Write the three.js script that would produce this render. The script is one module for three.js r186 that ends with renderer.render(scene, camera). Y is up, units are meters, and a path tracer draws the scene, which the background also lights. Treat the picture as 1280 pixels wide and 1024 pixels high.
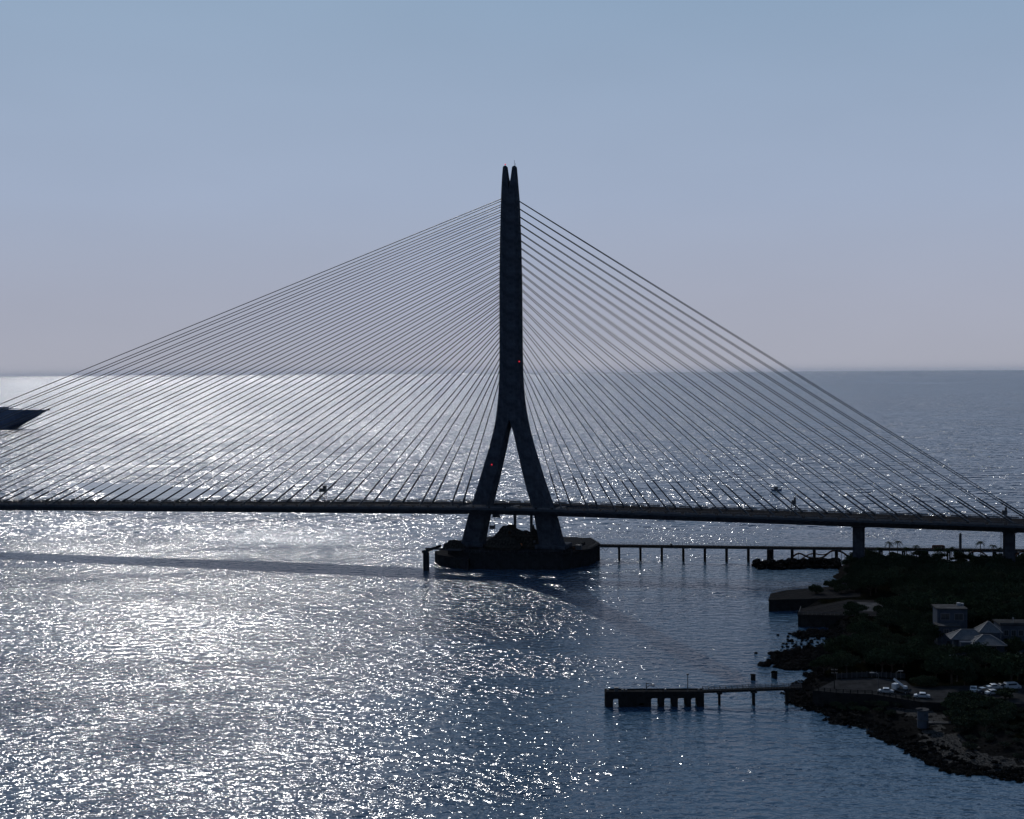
import * as THREE from 'three';
import { mergeGeometries, mergeVertices, toCreasedNormals } from 'three/addons/utils/BufferGeometryUtils.js';
import { RoundedBoxGeometry } from 'three/addons/geometries/RoundedBoxGeometry.js';

// ---------------------------------------------------------------- camera, sky, sun, exposure
const EXPOSURE = 0.54;
const EYE = new THREE.Vector3(0, 97, 0), FOCAL = 1745;          // focal length in pixels of the 1280 x 1024 photograph
const scene = new THREE.Scene();
const camera = new THREE.PerspectiveCamera(2 * Math.atan(512 / FOCAL) * 180 / Math.PI, 1.25, 1, 300000);
camera.rotation.order = 'YXZ';
camera.position.copy(EYE);
camera.rotation.set(-0.0268, 0, -0.0062);
camera.updateMatrixWorld(true);
const renderer = new THREE.WebGLRenderer({ antialias: true });
renderer.setSize(1024, 819);
renderer.toneMapping = THREE.LinearToneMapping;
renderer.toneMappingExposure = EXPOSURE;
renderer.shadowMap.enabled = true;

const SUN_AZ = -15 * Math.PI / 180, SUN_EL = 35 * Math.PI / 180;
const SUN = new THREE.Vector3(Math.sin(SUN_AZ) * Math.cos(SUN_EL), Math.sin(SUN_EL), -Math.cos(SUN_AZ) * Math.cos(SUN_EL));
{
  const W = 1024, H = 512, data = new Float32Array(W * H * 4);
  const stops = [[0, .392, .40, .468], [3, .374, .402, .50], [7, .346, .415, .555], [11, .306, .395, .54], [15, .258, .365, .512], [30, .165, .265, .425], [60, .088, .162, .31], [90, .072, .138, .28]];
  for (let j = 0; j < H; j++) {
    const el = ((j + .5) / H - .5) * 180, y = Math.sin(el * Math.PI / 180), ce = Math.cos(el * Math.PI / 180);
    let k = 0; while (k < stops.length - 2 && el > stops[k + 1][0]) k++;
    const a = stops[k], b = stops[k + 1]; let t = Math.min(1, Math.max(0, (el - a[0]) / (b[0] - a[0])));
    const c = [1, 2, 3].map((n) => a[n] + (b[n] - a[n]) * t);
    for (let i = 0; i < W; i++) {
      const az = ((i + .5) / W - .5) * 2 * Math.PI, x = Math.cos(az) * ce, z = Math.sin(az) * ce;
      const cg = x * SUN.x + y * SUN.y + z * SUN.z, g = Math.acos(Math.min(1, Math.max(-1, cg))) * 180 / Math.PI;
      const away = THREE.MathUtils.smoothstep(cg, -.75, .75), f = [.42 + .58 * away, .48 + .52 * away, .58 + .42 * away], au = 1.6 * Math.exp(-g / 5);
      const o = (j * W + i) * 4, veil = el > 0 ? 1 + .05 * (fbm(az * 5 + 9, el * .42, 201, 4) - .5) + .035 * (fbm(az * 14, el * .9, 211, 3) - .5) : 1;   // faint high veil of cloud
      data[o] = (c[0] * f[0] * veil + au) / EXPOSURE; data[o + 1] = (c[1] * f[1] * veil + au * .97) / EXPOSURE; data[o + 2] = (c[2] * f[2] * veil + au * .92) / EXPOSURE; data[o + 3] = 1;
    }
  }
  const sky = new THREE.DataTexture(data, W, H, THREE.RGBAFormat, THREE.FloatType);
  sky.mapping = THREE.EquirectangularReflectionMapping; sky.magFilter = THREE.LinearFilter; sky.needsUpdate = true;
  scene.background = sky; scene.environment = sky;
}
const sun = new THREE.DirectionalLight(new THREE.Color().setRGB(1, .97, .94), 5);
sun.name = 'sun'; sun.position.copy(SUN).multiplyScalar(2000).add(new THREE.Vector3(0, 0, -700)); sun.target.position.set(0, 0, -700);
sun.castShadow = true; sun.shadow.mapSize.set(4096, 4096);
Object.assign(sun.shadow.camera, { left: -700, right: 700, top: 700, bottom: -700, near: 100, far: 4000 });
scene.add(sun, sun.target);

// ---------------------------------------------------------------- helpers
let seed = 20240611;
const rnd = () => { seed = (seed + 0x6D2B79F5) | 0; let t = Math.imul(seed ^ (seed >>> 15), 1 | seed); t = (t + Math.imul(t ^ (t >>> 7), 61 | t)) ^ t; return ((t ^ (t >>> 14)) >>> 0) / 4294967296; };
const rr = (a, b) => a + (b - a) * rnd();
const V = (x, y, z) => new THREE.Vector3(x, y, z);
const lerp = THREE.MathUtils.lerp, clamp = THREE.MathUtils.clamp, smooth = THREE.MathUtils.smoothstep;
function ray(px, py) { return V((px - 640) / FOCAL, (512 - py) / FOCAL, -1).applyQuaternion(camera.quaternion); }
function P(px, py, h = 0) { const r = ray(px, py); return r.multiplyScalar((h - EYE.y) / r.y).add(EYE); }   // where a pixel's ray meets the level h
function hash(i, j, s = 0) { let n = Math.imul(i, 374761393) + Math.imul(j, 668265263) + Math.imul(s, 2147483647 ^ 0x5bd1e995); n = Math.imul(n ^ (n >>> 13), 1274126177); return ((n ^ (n >>> 16)) >>> 0) / 4294967296; }
function vnoise(x, y, s = 0, per = 0) {
  const ix = Math.floor(x), iy = Math.floor(y), fx = x - ix, fy = y - iy, u = fx * fx * (3 - 2 * fx), v = fy * fy * (3 - 2 * fy), m = (a) => per ? ((a % per) + per) % per : a;
  const a = hash(m(ix), m(iy), s), b = hash(m(ix + 1), m(iy), s), c = hash(m(ix), m(iy + 1), s), d = hash(m(ix + 1), m(iy + 1), s);
  return a + (b - a) * u + (c - a) * v + (a - b - c + d) * u * v;
}
function fbm(x, y, s = 0, o = 4, per = 0) { let r = 0, a = .5, t = 0; for (let i = 0; i < o; i++) { r += a * vnoise(x, y, s + i, per); t += a; x *= 2; y *= 2; a *= .5; per *= 2; } return r / t; }
const taken = {};
function numbered(n) { if (!(n in taken)) { taken[n] = 0; return n; } return n + '_' + String(++taken[n]).padStart(3, '0'); }
function tag(o, label, category, group, kind) { Object.assign(o.userData, { label, category }); if (group) o.userData.group = group; if (kind) o.userData.kind = kind; return o; }
function mesh(name, geometry, material, parent) {
  const m = new THREE.Mesh(Array.isArray(geometry) ? join(geometry) : geometry, material); m.name = parent ? name : numbered(name); m.castShadow = m.receiveShadow = true; (parent ?? scene).add(m); return m;
}
function thing(name, label, category, at = [0, 0, 0], turn = 0, group) {
  const g = new THREE.Group(); g.name = numbered(name); g.position.set(...(at.isVector3 ? at.toArray() : at)); g.rotation.y = turn; tag(g, label, category, group); scene.add(g); return g;
}
function copy(o, at, turn, label, scale) { const c = o.clone(); c.name = numbered(o.name.replace(/_\d{3}$/, '')); c.userData = { ...o.userData }; c.position.set(...(at.isVector3 ? at.toArray() : at)); c.rotation.y = turn; if (scale) c.scale.set(...scale); if (label) c.userData.label = label; scene.add(c); return c; }
function structure(o) { o.userData.kind = 'structure'; return o; }
function boxUV(g) {
  if (g.index) g = g.toNonIndexed();
  if (!g.attributes.normal) g.computeVertexNormals();
  const p = g.attributes.position, n = g.attributes.normal, uv = new Float32Array(p.count * 2);
  for (let i = 0; i < p.count; i++) {
    const ax = Math.abs(n.getX(i)), ay = Math.abs(n.getY(i)), az = Math.abs(n.getZ(i));
    if (ay > ax && ay > az) { uv[i * 2] = p.getX(i); uv[i * 2 + 1] = p.getZ(i); } else if (ax > az) { uv[i * 2] = p.getZ(i); uv[i * 2 + 1] = p.getY(i); } else { uv[i * 2] = p.getX(i); uv[i * 2 + 1] = p.getY(i); }
  }
  for (const k of Object.keys(g.attributes)) if (!['position', 'normal', 'color'].includes(k)) g.deleteAttribute(k);
  g.setAttribute('uv', new THREE.BufferAttribute(uv, 2));
  return g;
}
function join(list) { return mergeGeometries(list.map((g) => g.userData.ready ? g : boxUV(g))); }
function box(w, h, d, x = 0, y = 0, z = 0, ry = 0) { const g = new THREE.BoxGeometry(w, h, d); if (ry) g.rotateY(ry); return g.translate(x, y + h / 2, z); }   // y is the underside
function rbox(w, h, d, x = 0, y = 0, z = 0, r = .05) { return new RoundedBoxGeometry(w, h, d, 2, Math.min(r, w / 2.1, h / 2.1, d / 2.1)).translate(x, y + h / 2, z); }
function bar(a, b, r, n = 6, r2 = r) {
  const d = V().subVectors(b, a), g = new THREE.CylinderGeometry(r2, r, d.length(), n, 1);
  return g.applyQuaternion(new THREE.Quaternion().setFromUnitVectors(V(0, 1, 0), d.clone().normalize())).translate((a.x + b.x) / 2, (a.y + b.y) / 2, (a.z + b.z) / 2);
}
const tube = (pts, r, seg = 24, n = 6) => new THREE.TubeGeometry(new THREE.CatmullRomCurve3(pts), seg, r, n);
function prism(poly, y0, y1) {   // poly: [[x, z], ...]
  const s = new THREE.Shape(poly.map(([x, z]) => new THREE.Vector2(x, -z))), g = new THREE.ExtrudeGeometry(s, { depth: y1 - y0, bevelEnabled: false });
  return g.rotateX(-Math.PI / 2).translate(0, y0, 0);
}
function quads(faces) { const a = []; for (const [p, q, r, s] of faces) for (const v of s ? [p, q, r, p, r, s] : [p, q, r]) a.push(v.x, v.y, v.z); const g = new THREE.BufferGeometry(); g.setAttribute('position', new THREE.Float32BufferAttribute(a, 3)); g.computeVertexNormals(); return g; }

// ---------------------------------------------------------------- materials
function grainTexture(size, fn, srgb = true) {
  const d = new Uint8Array(size * size * 4);
  for (let j = 0; j < size; j++) for (let i = 0; i < size; i++) { const c = fn(i / size, j / size), o = (j * size + i) * 4; for (let k = 0; k < 3; k++) d[o + k] = clamp(Array.isArray(c) ? c[k] : c, 0, 1) * 255; d[o + 3] = 255; }
  const t = new THREE.DataTexture(d, size, size); t.wrapS = t.wrapT = THREE.RepeatWrapping; t.magFilter = THREE.LinearFilter; if (srgb) t.colorSpace = THREE.SRGBColorSpace; t.needsUpdate = true; return t;
}
const rep = (t, metres) => { const c = t.clone(); c.repeat.set(1 / metres, 1 / metres); c.needsUpdate = true; return c; };
const concreteTex = grainTexture(512, (u, v) => { const n = fbm(u * 6, v * 6, 3, 5, 6), st = fbm(u * 40, v * 3, 9, 3, 0 || 40), sp = hash(u * 512 | 0, v * 512 | 0, 5); return .72 + .34 * (n - .5) + .2 * (st - .5) * .6 + .08 * (sp - .5); });
const rockTex = grainTexture(512, (u, v) => { const n = fbm(u * 8, v * 8, 21, 6, 8), s = hash(u * 512 | 0, v * 512 | 0, 8); const k = .62 + .7 * (n - .5) + .16 * (s - .5); return [k, k * .98, k * .94]; });
const grassTex = grainTexture(512, (u, v) => { const n = fbm(u * 10, v * 10, 31, 6, 10), m = fbm(u * 4, v * 4, 37, 3, 4), s = hash(u * 512 | 0, v * 512 | 0, 3); const k = .5 + .8 * (n - .5) + .25 * (s - .5); return [k * (.85 + .4 * m), k, k * .7]; });
const plainTex = grainTexture(256, (u, v) => .86 + .22 * (fbm(u * 8, v * 8, 41, 4, 8) - .5) + .06 * (hash(u * 256 | 0, v * 256 | 0, 2) - .5));
const std = (r, g, b, roughness = .8, extra = {}) => new THREE.MeshPhysicalMaterial({ color: new THREE.Color().setRGB(r, g, b), roughness, specularIntensity: roughness > .7 ? 0 : .4, ...extra });
const M = {
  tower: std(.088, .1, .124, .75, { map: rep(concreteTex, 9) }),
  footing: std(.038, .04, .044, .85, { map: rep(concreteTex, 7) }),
  deckSide: std(.07, .076, .088, .85, { map: rep(plainTex, 11) }),
  asphalt: std(.02, .02, .022, .9, { map: rep(plainTex, 6) }),
  panel: std(.13, .135, .145, .6, { map: rep(plainTex, 5) }),
  cable: std(.035, .037, .042, .45),
  sleeve: std(.05, .052, .058, .5),
  steel: std(.06, .062, .066, .55, { metalness: .2 }),
  paleSteel: std(.2, .205, .21, .5),
  rust: std(.11, .055, .035, .9, { map: rep(rockTex, 3) }),
  oldConcrete: std(.032, .032, .033, .9, { map: rep(concreteTex, 5) }),
  paving: std(.1, .101, .104, .9, { map: rep(concreteTex, 8) }),
  lot: std(.038, .04, .043, .92, { map: rep(concreteTex, 10) }),
  rock: std(.017, .018, .02, .88, { map: rep(rockTex, 4) }),
  pebble: std(.085, .088, .094, .9, { map: rep(rockTex, 3) }),
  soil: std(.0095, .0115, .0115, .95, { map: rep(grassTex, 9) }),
  bark: std(.06, .048, .038, .95),
  wallPaint: std(.065, .078, .1, .85, { map: rep(plainTex, 7) }),
  roofTile: std(.12, .124, .13, .8, { map: rep(plainTex, 3) }),
  roofTrim: std(.12, .12, .12, .7),
  flatRoof: std(.06, .063, .066, .9, { map: rep(concreteTex, 6) }),
  glass: new THREE.MeshPhysicalMaterial({ color: new THREE.Color().setRGB(.02, .025, .03), roughness: .08, ior: 1.5 }),
  rubber: std(.02, .02, .02, .9),
  carWhite: new THREE.MeshPhysicalMaterial({ color: new THREE.Color().setRGB(.3, .32, .34), roughness: .4, clearcoat: .8, clearcoatRoughness: .08 }),
  carSilver: new THREE.MeshPhysicalMaterial({ color: new THREE.Color().setRGB(.4, .41, .42), roughness: .35, metalness: .4, clearcoat: .8, clearcoatRoughness: .08 }),
  carDark: new THREE.MeshPhysicalMaterial({ color: new THREE.Color().setRGB(.03, .035, .045), roughness: .35, clearcoat: 1, clearcoatRoughness: .06 }),
  lampRed: new THREE.MeshStandardMaterial({ color: new THREE.Color().setRGB(.4, .02, .02), emissive: new THREE.Color().setRGB(1, .03, .05), emissiveIntensity: 1.3, roughness: .4 }),
  hull: std(.1, .15, .25, .6, { map: rep(plainTex, 40) }),
  whitePaint: std(.22, .23, .25, .6, { map: rep(plainTex, 4) }),
  tarp: std(.07, .066, .062, .9, { map: rep(rockTex, 5) }),
  orange: std(.35, .12, .04, .7),
};
// ---------------------------------------------------------------- water: wind sea as one normal map from a wave spectrum
function waveNormals(N, tile, opts) {
  const re = new Float32Array(N * N), im = new Float32Array(N * N), { lo, hi, wind, spread, rms } = opts;
  const gauss = () => Math.sqrt(-2 * Math.log(1 - rnd())) * Math.cos(2 * Math.PI * rnd());
  for (let j = 0; j < N; j++) for (let i = 0; i < N; i++) {
    const a = i < N / 2 ? i : i - N, b = j < N / 2 ? j : j - N;
    if (b < 0 || (b === 0 && a <= 0) || a === -N / 2 || b === -N / 2) continue;
    const k = Math.hypot(a, b) * 2 * Math.PI / tile, L = 2 * Math.PI / k;
    if (L < lo || L > hi) continue;
    const c = Math.abs(Math.cos(Math.atan2(b, a) - wind)), amp = Math.pow(k, -2) * (opts.flat + (1 - opts.flat) * Math.pow(c, spread)) * smooth(L, lo, lo * 1.6) * (1 - smooth(L, hi * .45, hi)) * Math.pow(L / 3, opts.tilt ?? 0);
    const hr = gauss() * amp, hi_ = gauss() * amp, kx = a, ky = b;
    for (const [s, x, y] of [[1, i, j], [-1, (N - i) % N, (N - j) % N]]) {       // H(-k) = conj H(k); field = slope x + i slope y
      const h = hi_ * s, KX = kx * s, KY = ky * s;
      re[y * N + x] = -KX * h - KY * hr; im[y * N + x] = KX * hr - KY * h;
    }
  }
  const cs = new Float64Array(N / 2), sn = new Float64Array(N / 2), rev = new Uint32Array(N), bits = Math.log2(N);
  for (let i = 0; i < N / 2; i++) { cs[i] = Math.cos(2 * Math.PI * i / N); sn[i] = Math.sin(2 * Math.PI * i / N); }
  for (let i = 0; i < N; i++) { let r = 0; for (let b = 0; b < bits; b++) r |= ((i >> b) & 1) << (bits - 1 - b); rev[i] = r; }
  const br = new Float64Array(N), bi = new Float64Array(N);
  const line = (start, step) => {
    for (let i = 0; i < N; i++) { br[rev[i]] = re[start + i * step]; bi[rev[i]] = im[start + i * step]; }
    for (let size = 2; size <= N; size *= 2) { const half = size / 2, q = N / size; for (let s = 0; s < N; s += size) for (let k = 0; k < half; k++) { const c = cs[k * q], d = sn[k * q], x = br[s + k + half] * c - bi[s + k + half] * d, y = br[s + k + half] * d + bi[s + k + half] * c; br[s + k + half] = br[s + k] - x; bi[s + k + half] = bi[s + k] - y; br[s + k] += x; bi[s + k] += y; } }
    for (let i = 0; i < N; i++) { re[start + i * step] = br[i]; im[start + i * step] = bi[i]; }
  };
  for (let j = 0; j < N; j++) line(j * N, 1);
  for (let i = 0; i < N; i++) line(i, N);
  let sum = 0; for (let i = 0; i < N * N; i++) sum += re[i] * re[i] + im[i] * im[i];
  const f = rms / Math.sqrt(sum / (N * N)), d = new Uint8Array(N * N * 4);
  for (let i = 0; i < N * N; i++) {
    const sx = clamp(-re[i] * f, -1.6, 1.6), sy = clamp(-im[i] * f, -1.6, 1.6), l = 1 / Math.hypot(sx, sy, 1);
    d[i * 4] = (sx * l * .5 + .5) * 255 + .5; d[i * 4 + 1] = (sy * l * .5 + .5) * 255 + .5; d[i * 4 + 2] = (l * .5 + .5) * 255 + .5; d[i * 4 + 3] = 255;
  }
  const t = new THREE.DataTexture(d, N, N); t.wrapS = t.wrapT = THREE.RepeatWrapping; t.magFilter = THREE.LinearFilter; t.needsUpdate = true; return t;
}
const TILE = 280, seaTex = waveNormals(2048, TILE, { lo: .35, hi: 15, wind: 1.5, spread: 2.2, flat: .42, rms: .43 });
// steps of roughness of the sea, from slick to gusted: one material each, chosen triangle by triangle
const seaScales = [.1, .3, .5, .68, .84, 1, 1.2, 1.42, 1.65];
const seaSet = (scale, rough) => seaScales.map((k, n) => {
  const t = seaTex.clone(); t.repeat.set(1 / TILE / scale, 1 / TILE / scale); t.offset.set(.37 * n, .61 * n); t.needsUpdate = true;
  return new THREE.MeshPhysicalMaterial({ name: 'sea', color: new THREE.Color().setRGB(.02, .05, .088), roughness: rough, ior: 1.333, normalMap: t, normalScale: new THREE.Vector2(k, k) });
});
const STEPS = seaScales.length, seaSteps = [...seaSet(.8, .148), ...seaSet(3.6, .2)];   // estuary chop, and the longer waves of the open sea
const pxOf = (x, z) => { const v = V(x, 0, z).sub(EYE).applyQuaternion(camera.quaternion.clone().invert()); return [640 - v.x / v.z * FOCAL, 512 + v.y / v.z * FOCAL]; };
// places of the slicks and current lines, as strips on the water: [points, half width at each, step]
const slicks = [];
function slick(pts, amount) { slicks.push({ pts: pts.map(([x, y, w]) => { const p = P(x, y); return [p.x, p.z, w]; }), amount }); }
function slickAt(x, z) {
  let s = 0;
  for (const { pts, amount } of slicks) for (let i = 0; i + 1 < pts.length; i++) {
    const [ax, az, aw] = pts[i], [bx, bz, bw] = pts[i + 1], dx = bx - ax, dz = bz - az, t = clamp(((x - ax) * dx + (z - az) * dz) / (dx * dx + dz * dz), 0, 1);
    const d = Math.hypot(x - ax - dx * t, z - az - dz * t), w = aw + (bw - aw) * t;
    if (d < w * 1.3) { const v = amount * (1 - smooth(d, w * .75, w * 1.3)); if (Math.abs(v) > Math.abs(s)) s = v; }
  }
  return s;
}
slick([[-60, 706, 10], [150, 707.5, 9], [320, 707.5, 8], [450, 707, 7], [535, 706, 4]], .3);
slick([[300, 671, 18], [400, 675, 26], [480, 676, 26], [545, 672, 20]], .22);
slick([[90, 666, 14], [220, 669, 20], [330, 672, 16]], .18);
slick([[120, 606, 22], [170, 611, 40], [215, 617, 50], [190, 622, 40], [170, 626, 30]], 1);
slick([[75, 604, 8], [130, 605.5, 20], [235, 611, 22], [300, 612, 10]], .8);
slick([[330, 607, 8], [365, 605, 16], [405, 601, 9]], .8);
slick([[860, 640, 8], [1000, 620, 7], [1130, 618, 6], [1290, 617, 7]], -.5);
slick([[1140, 602, 8], [1230, 599, 9], [1300, 597, 9]], -.5);
slick([[0, 582, 14], [100, 582, 12], [240, 583, 10]], .5);
slick([[760, 711, 7], [820, 705, 6], [940, 702, 6]], .6);
slick([[560, 800, 18], [640, 860, 40], [600, 920, 30], [640, 1000, 22]], .22);
slick([[690, 800, 22], [790, 830, 34], [900, 800, 34]], .3);
function seaLevel(x, z) {   // 0 slick ... 1 gusted
  const d = Math.hypot(x, z);
  const a = fbm(x / 110 + 3, z / 55 + 7, 51, 4), b = fbm(x / 30, z / 14, 57, 3), c = fbm(x / 900, z / 1500, 63, 2);
  let l = .58 + .46 * smooth(-z, 770, 980) - .1 * smooth(z, -540, -340) - .1 * smooth(x, -50, 40) * smooth(z, -800, -640) + (2 - .6 * smooth(-z, 770, 980)) * (a - .5) + 1.3 * (b - .5) + .5 * (c - .5);
  l = Math.max(l, .34 + .2 * (b - .5)); const lee = smooth(x, 5, 70) * (1 - smooth(-z, 560, 760)); l *= 1 - .5 * lee;   // sheltered water under the shore
  return l * (1 - slickAt(x, z));
}
{
  const pos = [], uv = [], groups = seaSteps.map(() => []);
  const band = (x0, x1, z0, z1, cx, cz, even) => {
    const nx = Math.max(1, Math.round((x1 - x0) / cx)), nz = Math.max(1, Math.round((z1 - z0) / cz)), base = pos.length / 3;
    for (let j = 0; j <= nz; j++) for (let i = 0; i <= nx; i++) { const x = lerp(x0, x1, i / nx), z = lerp(z0, z1, j / nz); pos.push(x, 0, z); uv.push(x, -z); }
    for (let j = 0; j < nz; j++) for (let i = 0; i < nx; i++) {
      const a = base + j * (nx + 1) + i, b = a + 1, c = a + nx + 1, e = c + 1, x = lerp(x0, x1, (i + .5) / nx), z = lerp(z0, z1, (j + .5) / nz);
      const l = even ?? seaLevel(x, z), open = smooth(-z + 40 * (vnoise(x / 30, z / 30, 99) - .5), 790, 930), pick = () => groups[clamp(Math.floor(l * 6 + rnd()), 0, STEPS - 1) + (rnd() < open ? STEPS : 0)];
      pick().push(a, c, b); pick().push(b, c, e);
    }
  };
  band(-400, 400, -240, -60, 5, 5);
  band(-400, 400, -840, -240, 2, 2.5);
  band(-1100, 1100, -2400, -840, 6, 8);
  band(-3600, 3600, -7200, -2400, 40, 40);
  band(-14000, 14000, -30000, -7200, 350, 600);
  band(-120000, 120000, -130000, -30000, 20000, 20000, 1.1);
  for (const s of [-1, 1]) {
    const side = (a, z0, z1) => s < 0 ? band(-120000, -a, z0, z1, 1e9, 1e9, .9) : band(a, 120000, z0, z1, 1e9, 1e9, .9);
    side(400, -840, -60); side(1100, -2400, -840); side(3600, -7200, -2400); side(14000, -30000, -7200);
  }
  band(-120000, 120000, -60, 60000, 1e9, 1e9, .9);
  const g = new THREE.BufferGeometry(), index = [];
  g.setAttribute('position', new THREE.Float32BufferAttribute(pos, 3)); g.setAttribute('uv', new THREE.Float32BufferAttribute(uv, 2));
  groups.forEach((list, n) => { g.addGroup(index.length, list.length, n); for (const v of list) index.push(v); });
  g.setIndex(index);
  g.setAttribute('normal', new THREE.Float32BufferAttribute(new Float32Array(pos.length).map((_, i) => i % 3 === 1 ? 1 : 0), 3));
  structure(mesh('water', g, seaSteps));
}
// ---------------------------------------------------------------- land: heightfield inside a shoreline
const shorePx = [[1049, 708], [1046, 722], [1046, 738], [1000, 752], [1000, 772], [1040, 788], [1043, 803], [1036, 815], [1022, 833], [1012, 849], [988, 866], [988, 879], [1012, 886], [1034, 894], [1050, 905], [1070, 907], [1086, 913], [1097, 924], [1118, 931], [1140, 940], [1163, 955], [1190, 965], [1240, 971], [1290, 978]];
const shore = shorePx.map(([x, y]) => { const p = P(x, y); return [p.x, p.z]; });
shore.push([150, -320], [380, -300], [380, -676]); { const p = P(1290, 711); shore.push([p.x, p.z]); const q = P(1110, 709); shore.push([q.x, q.z]); }
function shoreDist(x, z) {   // metres inland, negative at sea
  let d = 1e9, inside = false;
  for (let i = 0, j = shore.length - 1; i < shore.length; j = i++) {
    const [ax, az] = shore[i], [bx, bz] = shore[j], dx = bx - ax, dz = bz - az, t = clamp(((x - ax) * dx + (z - az) * dz) / (dx * dx + dz * dz), 0, 1);
    d = Math.min(d, Math.hypot(x - ax - dx * t, z - az - dz * t));
    if ((az > z) !== (bz > z) && x < (bx - ax) * (z - az) / (bz - az) + ax) inside = !inside;
  }
  return inside ? d : -d;
}
function landHeight(x, z) {
  const d = shoreDist(x, z) + 5 * (fbm(x / 7, z / 7, 71, 3) - .5);
  if (d < -6) return -1.5;
  const near = smooth(z, -430, -395), top = lerp(4.5, 3.4, near), rise = lerp(9, 34, near);
  const rough = (fbm(x / 2.2, z / 2.2, 75, 3) - .5) * lerp(1.5, .15, smooth(d, 4, lerp(12, 30, near)));
  return d < 0 ? lerp(-1.5, -.05, smooth(d, -6, 0)) + Math.max(0, rough) : top * smooth(d, -rise * .12, rise) * .97 + .06 + rough * smooth(d, 0, 2) + .3 * (fbm(x / 14, z / 14, 77, 2) - .5) * smooth(d, 3, 10);
}
{
  const x0 = 55, x1 = 330, z0 = -712, z1 = -292, c = 1.6, nx = Math.round((x1 - x0) / c), nz = Math.round((z1 - z0) / c), pos = [], uv = [], groups = [[], [], []], hs = [];
  for (let j = 0; j <= nz; j++) for (let i = 0; i <= nx; i++) { const x = x0 + i * c, z = z0 + j * c, h = landHeight(x, z); hs.push(h); pos.push(x, h, z); uv.push(x, z); }
  for (let j = 0; j < nz; j++) for (let i = 0; i < nx; i++) {
    const a = j * (nx + 1) + i, b = a + 1, e = a + nx + 1, f = e + 1;
    if (Math.max(hs[a], hs[b], hs[e], hs[f]) < -1.2) continue;
    const x = x0 + (i + .5) * c, z = z0 + (j + .5) * c, d = shoreDist(x, z), near = smooth(z, -430, -395), [px, py] = pxOf(x, z), n = fbm(x / 6, z / 6, 81, 3) - .5;
    const stony = near > .5 && d > 2.5 + 8 * n && d < 13 + 14 * n && px > 1150 || (d > 15 && d < 22 && px > 1090 && px < 1180 && py > 880 && n > -.05);
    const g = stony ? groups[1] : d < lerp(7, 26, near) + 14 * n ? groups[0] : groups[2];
    g.push(a, e, b, b, e, f);
  }
  const g = new THREE.BufferGeometry(), index = [];
  g.setAttribute('position', new THREE.Float32BufferAttribute(pos, 3)); g.setAttribute('uv', new THREE.Float32BufferAttribute(uv, 2));
  groups.forEach((l, n) => { g.addGroup(index.length, l.length, n); for (const v of l) index.push(v); });
  g.setIndex(index); g.computeVertexNormals();
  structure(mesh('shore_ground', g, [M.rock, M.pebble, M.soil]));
}

// ---------------------------------------------------------------- the bridge
const THETA = 16.7 * Math.PI / 180, BASE = V(.6, 0, -698), UDIR = V(Math.cos(THETA), 0, Math.sin(THETA)), NDIR = V(-Math.sin(THETA), 0, Math.cos(THETA));
function TW(px, py, n = 0) { const r = ray(px, py), o = EYE.clone().sub(BASE).addScaledVector(NDIR, -n), t = -o.dot(NDIR) / r.dot(NDIR), p = EYE.clone().addScaledVector(r, t).sub(BASE); return [p.dot(UDIR), p.y]; }   // [along, up] on the bridge's upright plane
const onBridge = (s, h, n) => BASE.clone().addScaledVector(UDIR, s).addScaledVector(NDIR, n).setY(h);
const deckH = (s) => 30.2 - (s < 0 ? .0175 : .0108) * (Math.sqrt(s * s + 400) - 20);
const deckW = (s) => s < 0 ? lerp(11, 16, smooth(s, -330, -30)) : 16;
const bridge = thing('cable_stayed_bridge', 'grey cable-stayed road bridge with one tall forked mast rising from the water', 'bridge', BASE, -THETA);
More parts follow.
